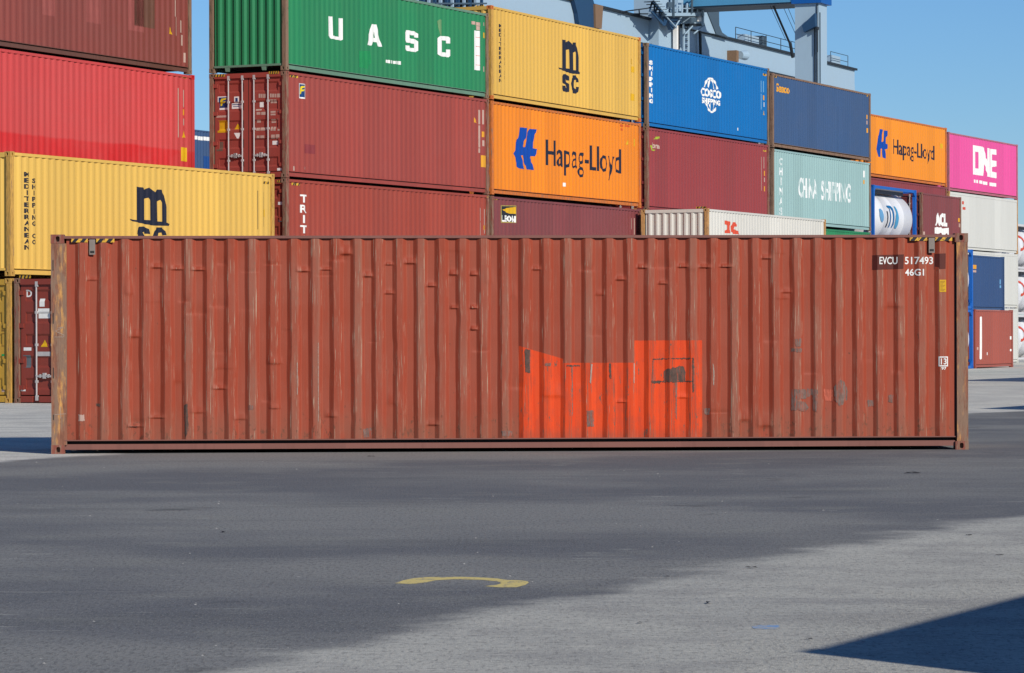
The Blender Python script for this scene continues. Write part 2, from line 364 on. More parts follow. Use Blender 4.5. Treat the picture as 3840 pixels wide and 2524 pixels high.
class Box:
    """one shipping container: pose, size and the parts"""
    def __init__(s, pos, th, base, label, mat, L=L40, H=HC, end='panel', post=None, rail=None, flat=False, cat='shipping container', name='shipping_container', top_h=.07, group='containers stacked on the yard', castm=None, side=None):
        s.pos, s.th, s.base, s.L, s.H, s.mat = pos, R(th), base, L, H, mat
        s.root = thing(name, label, cat, (pos[0], pos[1], base), s.th, group)
        post = post or mat; rail = rail or mat; castm = castm or post; s.prof = [(a, .012 + (d - .012) * .12) for a, d in profile(L)] if flat else profile(L); s.eprof = end_profile(); s.end = end; s.dprof = door_profile(H)
        P = lambda nm, key, fn, m: obj(nm, cached(key, fn), m, s.root)
        zb, zt = .186, H - .02 - top_h; s.zt = zt
        s.side = P('side_panel', ('sp', L, H, top_h, flat), lambda: panel_mesh(s.prof, zb, zt), mat) if side is None else obj('side_panel', side, mat, s.root)
        P('side_panel', ('spb', L, H, top_h), lambda: panel_mesh(s.prof, zb, zt, W), mat)
        P('roof_panel', ('rf', L, H), lambda: roof_mesh(L, H), mat)
        P('floor', ('fl', L), lambda: MB().box(.2, L - .2, .12, W - .12, .13, .185).mesh('floor'), M_DARK)
        for y0 in (0, 1):
            ya, yb = (0, .07) if y0 == 0 else (W - .07, W)
            P('top_rail', ('tr', L, H, top_h, y0), lambda: MB().box(.178, L - .178, ya, yb, H - .02 - top_h, H - .02).mesh('top_rail'), rail)
            P('bottom_rail', ('br', L, y0, side is not None), lambda: rail_bottom(L, bool(y0), side is not None and not y0), rail)
        for ix in (0, 1):
            for iy in (0, 1):
                xa, xb = (.004, .155) if ix == 0 else (L - .155, L - .004); ya, yb = (.004, .12) if iy == 0 else (W - .12, W - .004)
                P('corner_post', ('cp', L, H, ix, iy), lambda: MB().box(xa, xb, ya, yb, .118, H - .118).mesh('corner_post'), post)
                for iz in (0, 1):
                    o = P('corner_casting', ('cc', ix, iy), lambda: casting_mesh(1 - 2 * ix, 1 - 2 * iy), castm)
                    o.location = (L * ix, W * iy, (H - .118) * iz)
        # far end: always a plain corrugated wall
        P('end_panel', ('ep1', L, H), lambda: panel_mesh(s.eprof, .186, H - .13, L, 'x'), mat)
        P('end_rail', ('er1', L, H), lambda: MB().box(L - .1, L, .162, W - .162, H - .13, H - .02).mesh('end_rail'), rail)
        P('end_sill', ('es1', L), lambda: MB().box(L - .1, L - .004, .162, W - .162, .10, .186).mesh('end_sill'), rail)
        if end == 'door': s.doors(mat, rail)
        else:
            P('end_panel', ('ep0', H), lambda: panel_mesh(s.eprof, .186, H - .13, None, 'x'), mat)
            P('end_rail', ('er0', H), lambda: MB().box(0, .1, .162, W - .162, H - .13, H - .02).mesh('end_rail'), rail)
            def sill():
                m = MB().box(.004, .1, .162, W - .162, .13, .186)
                for y in (.62, 1.78): m.prism([(.01, y, .13), (.01, y + .16, .13), (.01, y + .13, .02), (.01, y + .05, .02)], (.08, 0, 0))
                return m.mesh('end_sill')
            P('end_sill', ('es0',), sill, rail)
    def doors(s, mat, rail):
        H = s.H; P = lambda nm, key, fn, m, par=None: obj(nm, cached(key, fn), m, par or s.root)
        P('door_header', ('dh', H), lambda: MB().box(.01, .12, .162, W - .162, H - .15, H - .02).mesh('door_header'), rail)
        def sill():
            m = MB(); H0 = .165
            for a, b in ((.162, .5), (.68, 1.76), (1.94, W - .162)): m.box(.01, .12, a, b, .02, H0)
            m.box(.05, .12, .5, .68, .02, H0); m.box(.05, .12, 1.76, 1.94, .02, H0)
            return m.mesh('door_sill')
        P('door_sill', ('ds',), sill, rail)
        P('gasket', ('gk', H), lambda: MB().box(.075, .12, .122, .15, .17, H - .15).box(.075, .12, W - .15, W - .122, .17, H - .15).box(.07, .12, W / 2 - .012, W / 2 + .012, .17, H - .15).mesh('gasket'), M_RUBBER)
        for k, (a, b) in enumerate(((.152, W / 2 - .014), (W / 2 + .014, W - .152))):
            lf = P('door', ('lf', H, k), lambda: leaf_mesh(H, a, b), mat)
            for y in ((.585, 1.03) if k == 0 else (1.40, 1.84)):
                def bar():
                    m = MB().tube((.03, y, .09), (.03, y, H - .08), .02, 8)
                    for z in (.12, H - .14): m.box(.005, .045, y - .05, y + .02, z - .06, z + .06)
                    for z in (.5, 1.35, 2.1): m.box(.015, .062, y - .032, y + .032, z - .03, z + .03)
                    return m.mesh('locking_bar')
                P('locking_bar', ('lb', H, y), bar, M_STEEL, lf)
                def hd():
                    d = 1 if y in (.585, 1.40) else -1
                    m = MB().prism([(.012, y, .60), (.012, y - d * .02, .65), (.012, y + d * .40, .645), (.012, y + d * .40, .615)], (.014, 0, 0))
                    m.box(.01, .06, y + d * .21 - .03, y + d * .21 + .03, .57, .70); m.box(.01, .06, y + d * .33 - .02, y + d * .33 + .02, .59, .67)
                    return m.mesh('handle')
                P('handle', ('hd', y), hd, M_STEEL, lf)
            y = .15 if k == 0 else W - .15
            for z in (.36, .98, H * .62, H - .34):
                P('hinge', ('hg', k, round(z, 3)), lambda: MB().box(.03, .066, y - .05, y + .09, z - .05, z + .05).tube((.03, y - .04, z - .07), (.03, y - .04, z + .07), .016, 6).mesh('hinge') if k == 0 else MB().box(.03, .066, y - .09, y + .05, z - .05, z + .05).tube((.03, y + .04, z - .07), (.03, y + .04, z + .07), .016, 6).mesh('hinge'), mat, lf)
    # pixel of the photo -> metres on the side (s, z) or on the near end (y, z)
    def at(s, px, py):
        k = (px - 1920) / F; c, d = math.cos(s.th), math.sin(s.th); u = (k * s.pos[1] - s.pos[0]) / (c - k * d)
        Z = s.pos[1] + u * d; return (u, CH + (HY + ROLL * (px - 1920) - py) * Z / F - s.base)
    def at_end(s, px, py):
        k = (px - 1920) / F; c, d = -math.sin(s.th), math.cos(s.th); u = (k * s.pos[1] - s.pos[0]) / (c - k * d)
        Z = s.pos[1] + u * d; return (u, CH + (HY + ROLL * (px - 1920) - py) * Z / F - s.base)
    # flat print laid onto the folded sheet: rings are lists of photo pixels
    def decal(s, name, rings, mat, lift=.003, end=False, px=True, label=None, par=None):
        cv = (s.at_end if end else s.at) if px else (lambda a, b: (a, b))
        return s.lay(name, fill([[cv(*p) for p in r] for r in rings]), mat, lift, end, label, par)
    def rect(s, name, x0, y0, x1, y1, mat, lift=.003, end=False, slope=None):
        k = s.slope(x0, y0, x1, end) if slope is None else slope
        return s.decal(name, [[(x0, y0), (x1, y0 + k * (x1 - x0)), (x1, y1 + k * (x1 - x0)), (x0, y1)]], mat, lift, end)
    def rects(s, name, lst, mat, lift=.003, end=False):
        for x0, y0, x1, y1 in lst: s.rect(name, x0, y0, x1, y1, mat, lift, end)
    def slope(s, x, y, x1, end):
        h = (s.at_end if end else s.at)(x, y)[1]
        a = (s.at_end if end else s.at)(x1, y)[1]; b = (s.at_end if end else s.at)(x1, y + 10)[1]
        return ((h - a) / (b - a) * 10) / (x1 - x) if abs(x1 - x) > .1 else 0
    def text(s, name, txt, x0, y0, x1, y1, mat, bold=0.0, lift=.003, end=False, shear=0):
        """text stretched to a box: (x0,y0) top left, (x1,y1) bottom right edge rows measured at x0"""
        c = s.at_end if end else s.at
        a = c(x0, y0); b = c(x0, y1); d = c(x1, y0)
        return s.lay(name, text_mesh(txt, min(a[0], d[0]), b[1], abs(d[0] - a[0]), a[1] - b[1], bold, flip=end, shear=shear), mat, lift, end)
    def column(s, name, txt, xc, y0, y1, wpx, mat, bold=.02, lift=.003):
        """letters one below the other"""
        top = s.at(xc, y0); bot = s.at(xc, y1); c0 = .351 + SL / 2 + FL / 2; top = (c0 + round((top[0] - c0) / PITCH) * PITCH, top[1]); wm = s.at(xc + wpx, y0)[0] - top[0]; k = len(txt); stp = (top[1] - bot[1]) / k
        V, Fc = [], []
        for i, ch in enumerate(txt):
            if ch == ' ': continue
            ww = wm * (.28 if ch == 'I' else 1)
            v, f = text_mesh(ch, top[0] - ww / 2, top[1] - (i + .86) * stp, ww, stp * .78, bold)
            o = len(V); V += v; Fc += [tuple(j + o for j in q) for q in f]
        return s.lay(name, (V, Fc), mat, lift)
    def lay(s, name, vf, mat, lift, end=False, label=None, par=None):
        v, f = vf
        m = mesh_from(name, [(a, 0, b) for a, b in v], f)
        bm = bmesh.new(); bm.from_mesh(m)
        a0, a1 = min(p[0] for p in v), max(p[0] for p in v); b0, b1 = min(p[1] for p in v), max(p[1] for p in v)
        cuts_a = [p[0] for p in (s.eprof if end else s.prof)] if not (end and s.end == 'door') else []
        cuts_b = [p[0] for p in s.dprof] if end and s.end == 'door' else []
        for c in cuts_a:
            if a0 < c < a1: bmesh.ops.bisect_plane(bm, geom=bm.verts[:] + bm.edges[:] + bm.faces[:], plane_co=(c, 0, 0), plane_no=(1, 0, 0))
        for c in cuts_b:
            if b0 < c < b1: bmesh.ops.bisect_plane(bm, geom=bm.verts[:] + bm.edges[:] + bm.faces[:], plane_co=(0, 0, c), plane_no=(0, 0, 1))
        bmesh.ops.triangulate(bm, faces=bm.faces[:])
        for q in bm.verts:
            a, b = q.co.x, q.co.z
            if end:
                d = depth_at(s.dprof, b) if s.end == 'door' else depth_at(s.eprof, a)
                q.co = (d - lift, a, b)
            else: q.co = (a, depth_at(s.prof, a) - lift if not hasattr(s, 'dent') else depth_at(s.prof, a) + s.dent(a, b) - lift, b)
        n_ = Vector((-1, 0, 0)) if end else Vector((0, -1, 0))
        bm.normal_update()
        fl = [q for q in bm.faces if q.normal.dot(n_) < 0]
        if fl: bmesh.ops.reverse_faces(bm, faces=fl)
        bm.to_mesh(m); bm.free()
        o = obj(name, m, mat, par or s.root)
        if label: o['label'] = label
        return o
    def hazard(s, x0, y0, x1, h, end=False, n_=3):
        """black and yellow warning stripes"""
        k = s.slope(x0, y0, x1, end); Yl = lambda x, d: y0 + k * (x - x0) + d
        o = s.decal('hazard_strip', [[(x0, Yl(x0, 0)), (x1, Yl(x1, 0)), (x1, Yl(x1, h)), (x0, Yl(x0, h))]], M_HAZY, .004, end)
        w_ = (x1 - x0) / (2 * n_ + .6); r = []
        for i in range(n_):
            a = x0 + w_ * (2 * i + .55)
            r.append([(a + w_ * .55, Yl(a, 0)), (min(a + w_ * 1.45, x1), Yl(a, 0)), (a + w_ * .9, Yl(a, h)), (a, Yl(a, h))])
        s.decal('stripe', r, M_BLACK, .006, end, par=None).parent = o

def roof_mesh(L, H):
    v = []; f = []; k = int(L / .42); z = H - .03
    xs_ = [(.1, 0)] + [(.25 + i * .42 + d, -.018 * q) for i in range(k) for d, q in ((0, 0), (.05, 1), (.16, 1), (.21, 0)) if .25 + i * .42 + d < L - .15] + [(L - .1, 0)]
    for x, d in xs_:
        for y in (.07, W - .07): v.append((x, y, z + d))
    for i in range(len(xs_) - 1): f.append((2 * i, 2 * i + 2, 2 * i + 3, 2 * i + 1))
    return mesh_from('roof', v, f)
def fill(rings):
    """even-odd fill of 2D rings"""
    V, E = [], []
    for r in rings:
        o = len(V); k = len(r); V += [Vector(p) for p in r]; E += [(o + i, o + (i + 1) % k) for i in range(k)]
    v, _, f, _, _, _ = geometry.delaunay_2d_cdt(V, E, [], 0, 1e-6)
    out = []
    for q in f:
        c = sum((v[i] for i in q), Vector((0, 0))) / len(q); ins = False
        for r in rings:
            k = len(r)
            for i in range(k):
                a, b = r[i], r[(i + 1) % k]
                if (a[1] > c.y) != (b[1] > c.y) and c.x < (b[0] - a[0]) * (c.y - a[1]) / (b[1] - a[1]) + a[0]: ins = not ins
        if ins: out.append(tuple(q))
    return [tuple(p) for p in v], out
def text_mesh(txt, x, y, w_, h_, bold=0.0, flip=False, shear=0):
    key = ('tx', txt, bold, shear)
    if key not in _cache:
        cu = bpy.data.curves.new('tmp', 'FONT'); cu.body = txt; cu.size = 1; cu.offset = bold; cu.resolution_u = 3; cu.shear = shear
        ob = bpy.data.objects.new('tmp', cu); COL.objects.link(ob)
        me = bpy.data.meshes.new_from_object(ob)
        v = [(p.co.x, p.co.y) for p in me.vertices]; f = [tuple(q.vertices) for q in me.polygons]
        bpy.data.objects.remove(ob); bpy.data.curves.remove(cu); bpy.data.meshes.remove(me)
        _cache[key] = (v, f)
    v, f = _cache[key]
    x0, x1 = min(p[0] for p in v), max(p[0] for p in v); y0, y1 = min(p[1] for p in v), max(p[1] for p in v)
    out = []
    for p in v:
        u = (p[0] - x0) / max(x1 - x0, 1e-6)
        if flip: u = 1 - u
        out.append((x + u * w_, y + (p[1] - y0) / max(y1 - y0, 1e-6) * h_))
    return out, f

# ------------------------------------------------------------------ paints
K = .92
def pc(r, g, b, k=K): return lin(r, g, b, k)
P = dict(
    brown=paint('old_brown_paint', pc(146, 74, 66), 1, .35, .25, .5), red=paint('bright_red_paint', pc(220, 80, 80), 2, .3, .1, .5, low=(.83, pc(222, 46, 48))),
    yellow=paint('yellow_paint', pc(246, 200, 98), 3, .15, .06, .22), yellow2=paint('yellow_paint_far', pc(242, 194, 92), 4, .15, .10, .25),
    yellow3=paint('dull_yellow_paint', pc(215, 168, 62), 5, .2, .2, .4), redbrown=paint('red_brown_paint', pc(172, 76, 66), 6, .3, .08, .4),
    redbrown2=paint('brick_red_paint', pc(172, 74, 58), 7, .25, .08, .4), green=paint('green_paint', pc(44, 142, 92), 8, .25, .12, .4),
    plum=paint('plum_paint', pc(140, 72, 74), 9, .25, .1, .35), orange=paint('orange_paint', pc(255, 146, 32), 10, .12, .05, .2),
    orange2=paint('orange_paint_far', pc(255, 155, 40), 11, .12, .02, .15), maroon=paint('maroon_paint', pc(160, 66, 68), 12, .25, .08, .4),
    blue=paint('bright_blue_paint', pc(0, 116, 192), 13, .12, .05, .25), dblue=paint('dark_blue_paint', pc(64, 94, 138), 14, .35, .1, .5),
    teal=paint('pale_teal_paint', pc(164, 200, 200), 15, .25, .12, .4), pink=paint('pink_paint', pc(246, 92, 168), 16, .15, .03, .15),
    white=paint('white_paint', pc(235, 235, 228), 17, .2, .08, .25), white2=paint('cream_white_paint', pc(232, 230, 222), 18, .2, .35, .35),
    hotred=paint('signal_red_paint', pc(225, 40, 40), 19, .2, .1, .3), brown2=paint('terracotta_paint', pc(176, 92, 78), 20, .2, .06, .3),
    navy=paint('navy_blue_paint', pc(54, 84, 132), 21, .3, .1, .5), doorbrown=paint('door_brown_paint', pc(150, 66, 54), 22, .25, .12, .4),
    maroon2=paint('far_maroon_paint', pc(150, 66, 72), 23, .2, .05, .25))
n = N('patchy_white_print', .6); pf = n.noise(n.vec((7, 7, 1.2)), 1.4, 5, .6)
M_FADEW = n.done(n.mix(n.step(pf, .46, .58), (.64, .66, .66, 1), pc(178, 206, 206)))
PO = dict(rb=worn_post('worn_red_brown_post', lin(150, 84, 70, .9), 1, .55), br=worn_post('worn_brown_post', lin(128, 96, 78, .9), 2, .7),
          ye=worn_post('worn_yellow_post', lin(225, 175, 88, .9), 3, .05), gr=worn_post('worn_green_post', lin(110, 105, 80, .9), 4, .7),
          pk=worn_post('worn_pink_post', lin(205, 120, 140, .9), 5, .1), wh=worn_post('rusty_white_post', lin(222, 170, 110, .9), 6, .2, .5),
          orp=worn_post('orange_post', lin(232, 130, 60, .9), 7, .15))
GR = 'containers stacked on the yard'

# ------------------------------------------------------------------ the stacks
# column A (far left, end of the row behind)
dA = (.4147, .9100); A = (-8.69 - 12.192 * dA[0], 88.7 - 12.192 * dA[1])
Box(A, 65.5, 0, 'dark red container at the bottom of the left stack behind the yellow one', P['maroon'])
Box(A, 65.5, 2.9, 'brown container below the bright red one, second from the ground in the left stack', P['brown'])
A2 = Box(A, 65.5, 5.8, 'bright red corrugated container in the left stack, behind and above the yellow one', P['red'], post=P['red'])
A3 = Box((A[0] - .06, A[1] - .13), 65.5, 8.71, 'old patchy brown container on top of the bright red one', P['brown'], post=PO['br'], rail=paint('brown_rail', pc(112, 74, 64), 61, .4, .3, .5))
A2.rects('lettering', [(670, 330, 673.5, 515), (690, 337, 694, 402), (690, 445, 696, 470)], M_CREAM)
A2.decal('warning_triangle', [[(686, 516), (702, 516), (693, 488)]], M_YEL); A2.rect('sticker', 684, 552, 705, 604, M_YEL); A2.rect('sticker', 689, 410, 697, 432, M_ORP)
A2.hazard(688, 285, 705, 7)
A3.rects('lettering', [(660, 0, 665, 62), (666, 63, 669, 134), (680, 76, 688, 122), (683, 130, 692, 170), (694, 198, 700, 234)], M_CREAM)
A3.decal('warning_triangle', [[(639, 127), (654, 129), (641, 100)]], M_YEL)
for x0, y0, x1, y1 in ((165, -20, 214, 54), (328, -20, 386, 82), (486, -20, 545, 112)): A3.rect('paint_patch', x0, y0, x1, y1, plain('faded_repaint', lin(158, 84, 78, .9), .6), .002)
A3.rect('paint_patch', 512, -20, 585, 95, plain('grey_brown_repaint', lin(112, 74, 58, .9), .6), .002)

# column M (yellow pair) and the brown one beside it
M0 = Box((-11.638, 75.006), 64.06, 0, 'dull yellow container with doors under the bright yellow one at the left edge', P['yellow3'], end='door', post=PO['ye'])
M1 = Box((-11.638, 75.006), 64.06, 2.95, 'bright yellow container at the left with black stacked letters', P['yellow'], post=PO['ye'], rail=P['yellow'])
N0 = Box((-9.36, 73.9), 64.06, 0, 'brown container with grey locking bars on its doors, half hidden at the left', P['doorbrown'], end='door', post=PO['rb'])
M1.column('lettering', 'MEDITERRANEAN', 104, 643, 940, 18, M_BLACK, .045)
M1.column('lettering', 'SHIPPING CO', 127, 667, 920, 15, M_BLACK, .04)
def msc(b, x, y, w_, h_, k, name='logo'):
    """m over sc emblem in a box, k = slope of the rows"""
    T = lambda u, v: (x + u * w_, y + v * h_ + k * u * w_)
    ring = [(.17, 0), (.33, .005), (.36, .045), (.47, .0), (.55, .02), (.62, .07), (.70, .02), (.78, .02), (.86, .11), (.90, .3), (.90, .56), (1.0, .575), (.98, .61), (.60, .625), (.36, .61), (.02, .57), (.0, .545), (.17, .555)]
    h1 = [(.37, .19), (.46, .17), (.52, .22), (.53, .54), (.37, .54)]; h2 = [(.69, .22), (.75, .19), (.80, .24), (.81, .55), (.70, .55)]
    b.decal(name, [[T(*p) for p in r] for r in (ring, h1, h2)], M_NAVY)
    sr = [(.19, .72), (.25, .66), (.36, .65), (.47, .69), (.50, .77), (.38, .77), (.35, .74), (.31, .75), (.34, .79), (.48, .84), (.52, .90), (.49, .98), (.36, 1.0), (.24, .99), (.18, .92), (.18, .88), (.30, .88), (.33, .92), (.39, .91), (.37, .88), (.22, .83), (.18, .78)]
    cr = [(.60, .72), (.68, .65), (.80, .645), (.88, .70), (.90, .77), (.80, .775), (.77, .73), (.72, .74), (.71, .80), (.71, .88), (.74, .91), (.79, .90), (.80, .86), (.91, .86), (.88, .96), (.80, 1.0), (.68, .995), (.60, .93), (.57, .82)]
    b.decal(name, [[T(*p) for p in sr]], M_NAVY); b.decal(name, [[T(*p) for p in cr]], M_NAVY)
msc(M1, 489, 698, 153, 226, .075)
M1.hazard(50, 571, 75, 11, n_=2); M1.hazard(990, 680, 1015, 9, n_=2)
M1.rects('lettering', [(968, 715, 970.5, 860), (990, 720, 992, 850)], M_NAVY); M1.rect('sticker', 990, 785, 998, 812, M_YEL)
N0.hazard(72, 1033, 116, 11, True); N0.rect('sticker', 48 + 35, 1303, 112, 1315, M_WHITE, end=True)
N0.text('lettering', 'D', 92, 1087, 112, 1114, M_WHITE, .03, end=True); N0.text('lettering', '1', 143, 1120, 162, 1150, M_WHITE, .05, end=True)
N0.rect('notice', 137, 1157, 180, 1194, M_WHITE, end=True); N0.decal('warning_triangle', [[(147, 1301), (174, 1301), (160, 1274)]], M_YEL, end=True)
N0.rect('plate', 81, 1332, 109, 1379, plain('grey_plate', lin(110, 118, 124, .9), .4), end=True); N0.rect('label_strip', 128, 1319, 184, 1336, M_STEEL, end=True)
N0.rect('sticker', 71, 1456, 90, 1467, M_WHITE, end=True)
M0.rect('sticker', 0, 1328, 11, 1352, plain('green_sticker', lin(0, 165, 90, .9), .5), end=True); M0.rect('sticker', 0, 1456, 11, 1470, M_CREAM, end=True)
M0.rects('lettering', [(0, y, 11, y + 7) for y in (1208, 1222, 1236, 1250, 1264, 1278, 1292)], plain('faint_print', lin(150, 110, 45, .8), .6), end=True)

# column B
B = (-6.107, 87.54); tB = 63.58
Box(B, tB, 0, 'brick red container at the bottom of the stack with the green one on top', P['redbrown2'])
B1 = Box(B, tB, 2.915, 'brick red container with white letters one above another, below the blue and yellow emblem', P['redbrown2'], end='door', post=PO['rb'])
B2 = Box(B, tB, 5.83, 'red brown container with doors and a blue and yellow emblem, under the green one', P['redbrown'], end='door', post=PO['rb'])
B3 = Box(B, tB, 8.745, 'green container with wide white capital letters at the top of its stack', P['green'], H=ST, post=PO['gr'], rail=paint('chalky_green_rail', pc(112, 150, 128), 60, .4, .25, .5))
uasc = lambda b, rings: b.decal('lettering', rings, M_WHITE)
q = lambda L_: [(760 + x / 1.7377, y / 1.7377) for x, y in L_]
uasc(B3, [q([(827, 106), (855, 108), (857, 232), (893, 240), (893, 118), (921, 120), (921, 258), (912, 264), (850, 252), (834, 243), (828, 232)])])
uasc(B3, [q([(1110, 157), (1140, 160), (1176, 305), (1148, 302), (1140, 275), (1116, 272), (1108, 297), (1081, 292)]), q([(1123, 245), (1135, 247), (1129, 205)])])
uasc(B3, [q([(1328, 208), (1340, 196), (1395, 206), (1411, 220), (1411, 246), (1384, 243), (1384, 231), (1355, 226), (1355, 248), (1400, 258), (1411, 270), (1411, 330), (1398, 340), (1345, 332), (1328, 320), (1328, 294), (1355, 298), (1355, 310), (1384, 314), (1384, 285), (1340, 276), (1328, 264)])])
uasc(B3, [q([(1543, 250), (1556, 234), (1608, 238), (1622, 250), (1622, 284), (1598, 282), (1598, 266), (1571, 262), (1571, 340), (1598, 344), (1598, 322), (1622, 324), (1622, 362), (1610, 373), (1558, 366), (1543, 352)])])
B3.rect('height_plate', 1783, 114, 1806, 262, M_WHITE, slope=.11); B3.rects('lettering', [(1790, y, 1804, y + 1.5) for y in (138, 173, 207, 242)], M_REDP, .006)
B3.rects('lettering', [(1772, 78, 1786, 90), (1790, 82, 1808, 95), (1793, 97, 1806, 112), (1817, 84, 1822, 97), (1816, 249, 1821, 269)] , M_CREAM); B3.rect('sticker', 1816, 122, 1824, 142, M_YEL)
B3.rects('lettering', [(1451, 224, 1457, 235), (1459, 224, 1468, 236), (1471, 226, 1478, 238), (1481, 228, 1488, 239), (1490, 228, 1498, 240), (1500, 229, 1507, 242)], M_WHITE)
fl = plain('faded_green_patch', lin(120, 165, 115, .85), .6); B3.decal('paint_patch', [[(1647, 80), (1655, 72), (1660, 75), (1660, 135), (1655, 130)]], fl)
fade2 = plain('fresh_green_patch', lin(35, 150, 88, .9), .45)
B3.decal('paint_patch', [[(1350, 190), (1395, 192), (1398, 235), (1385, 258), (1352, 252)]], fade2, .002)
def flogo(b, x0, y0, x1, y1, end=False):
    k = b.slope(x0, y0, x1, end); b.rect('emblem', x0, y0, x1, y1, M_WHITE, .003, end)
    mg = (x1 - x0) * .09; b.rect('emblem', x0 + mg, y0 + mg + k * mg, x1 - mg, y1 - mg * 2.2, M_BLUED, .005, end)
    T = lambda u, v: (x0 + u * (x1 - x0), y0 + v * (y1 - y0) + k * u * (x1 - x0))
    b.decal('emblem', [[T(*p) for p in ((.22, .72), (.26, .30), (.38, .17), (.86, .13), (.80, .24), (.50, .30), (.46, .40), (.78, .36), (.70, .48), (.44, .52), (.38, .70))]], M_LEMON, .007, end)
M_BLUED = plain('emblem_blue', lin(20, 70, 130, .85), .45); M_LEMON = plain('emblem_yellow', lin(250, 225, 40, .85), .45)
flogo(B2, 1125, 312, 1151, 368); flogo(B2, 815, 362, 853, 412, True)
B2.hazard(1094, 281, 1121, 8); B2.hazard(802, 279, 846, 10, True, 4); B2.hazard(1011, 268, 1048, 10, True, 4); B2.hazard(1820, 377, 1830, 6, n_=1)
E = lambda L_: [(770 + a / 3.4, 240 + b / 3.4, 770 + c / 3.4, 240 + d / 3.4) for a, b, c, d in L_]
B2.rects('lettering', E([(675, 378, 695, 430), (700, 380, 718, 430), (724, 380, 740, 430), (745, 380, 766, 430), (820, 376, 840, 425), (845, 378, 872, 425), (878, 378, 900, 425), (908, 376, 950, 425), (985, 366, 1008, 424), (822, 450, 858, 498), (864, 450, 900, 498)]), M_CREAM, end=True)
B2.rects('lettering', E([(648, 612, 696, 646), (706, 610, 766, 648), (648, 710, 696, 746), (640, 812, 690, 850), (696, 808, 766, 848), (648, 912, 684, 946), (694, 910, 745, 946), (826, 598, 890, 622), (826, 632, 890, 654), (914, 598, 938, 612), (832, 700, 890, 720), (832, 730, 890, 750), (912, 696, 938, 718), (912, 728, 938, 748), (826, 798, 852, 850), (860, 798, 890, 850), (914, 796, 940, 820), (914, 828, 940, 850), (832, 900, 880, 950), (890, 896, 938, 950), (636, 574, 710, 594), (134, 658, 276, 684)]), M_CREAM, end=True)
B2.rects('sticker', E([(682, 482, 732, 550), (842, 978, 930, 1028), (908, 1326, 964, 1358), (326, 500, 452, 570), (362, 415, 424, 490)]), M_WHITE, end=True)
B2.rects('sticker', E([(150, 722, 284, 876)]), M_YEL, end=True); B2.rects('plate', E([(136, 994, 214, 1112)]), plain('brown_plate', lin(120, 98, 84, .9), .5), end=True)
eq = lambda L_: [(770 + a / 3.4, 240 + b / 3.4) for a, b in L_]
B2.decal('warning_triangle', [eq([(360, 832), (442, 828), (400, 756)])], M_YEL, end=True); B2.decal('emblem', [eq([(358, 878), (446, 876), (418, 948), (396, 948)])], M_WHITE, end=True)
B2.rects('lettering', E([(332, 512, 446, 522), (340, 538, 420, 546)]), M_BLUED, .006, True); B2.rects('emblem', E([(378, 430, 408, 480)]), M_BLUED, .006, True)
B2.rects('lettering', [(1798, 412, 1804, 466), (1813, 412, 1818, 466), (1798, 470, 1804, 553), (1798, 556, 1803, 573)], M_CREAM)
B2.decal('warning_triangle', [[(1782, 440), (1794, 462), (1782, 459)]], M_ORP); B2.rect('sticker', 1812, 493, 1819, 514, M_ORP); B2.rect('sticker', 1813, 526, 1820, 548, M_CREAM); B2.rect('sticker', 1809, 582, 1827, 626, M_ORP)
B2.rect('paint_patch', 1145, 540, 1187, 574, plain('purple_smudge', lin(148, 60, 64, .9), .6), .002); B2.rects('sticker', [(1102, 623, 1107, 640), (1145, 626, 1149, 636)], M_CREAM)
B1.column('lettering', 'TRITON', 1145, 727, 957, 22, M_WHITE, .035)
B1.hazard(1098, 685, 1130, 9); B1.hazard(1040, 676, 1058, 9, True, 2); B1.hazard(1818, 735, 1832, 6, n_=1)
B1.rects('lettering', [(1040, 757, 1062, 768), (1066, 751, 1074, 768), (1040, 778, 1046, 790), (1042, 822, 1054, 832), (1044, 850, 1053, 858)], M_WHITE, end=True)
B1.rects('lettering', [(1802, 780, 1807, 830), (1817, 784, 1822, 876), (1802, 834, 1806, 900)], M_CREAM); B1.rect('sticker', 1815, 845, 1823, 862, M_ORP)

# column C
C = (-.611, 99.653); tC = 65.49
Box(C, tC, 0, 'plum container at the bottom below the orange one and its black and yellow square label', P['plum'])
C1 = Box(C, tC, 2.94, 'plum container with a square black and yellow label, under the orange one', P['plum'], post=PO['rb'])
C2 = Box(C, tC, 5.88, 'large orange container with blue emblem and black lettering, in the middle of the picture', P['orange'], post=PO['orp'], rail=PO['orp'])
C3 = Box(C, tC, 8.82, 'yellow container with dark stacked letters on top of the orange one', P['yellow2'], post=PO['ye'], castm=PO['orp'])
msc(C3, 2098, 145, 84, 196, .17)
C3.column('lettering', 'MEDITERRANEAN', 1881.5, 89, 311, 8, M_BLACK, .03); C3.column('lettering', 'SHIPPING CO', 1893, 106, 300, 3, M_BLACK, .03)
C3.rects('sticker', [(2370, 248, 2383, 270), (2368, 350, 2385, 376)], M_YEL); C3.rects('lettering', [(2370, 220, 2376, 240)], M_HAZY)
C3.hazard(1786, 20, 1818, 9, True)
cq = lambda L_: [(1900 + a / 4.344, 440 + b / 4.344) for a, b in L_]
C2.decal('emblem', [cq([(228, 160), (346, 174), (338, 280), (328, 345), (290, 420), (276, 470), (290, 492), (322, 482), (330, 400), (342, 300), (388, 188), (505, 195), (498, 250), (462, 320), (446, 400), (444, 505), (506, 514), (500, 600), (488, 636), (398, 632), (392, 660), (440, 760), (453, 860), (332, 846), (326, 790), (290, 700), (275, 620), (258, 620), (272, 700), (280, 790), (318, 848), (210, 830), (180, 790), (162, 720), (150, 640), (136, 590), (152, 540), (162, 400), (205, 340)])], M_BLUEP)
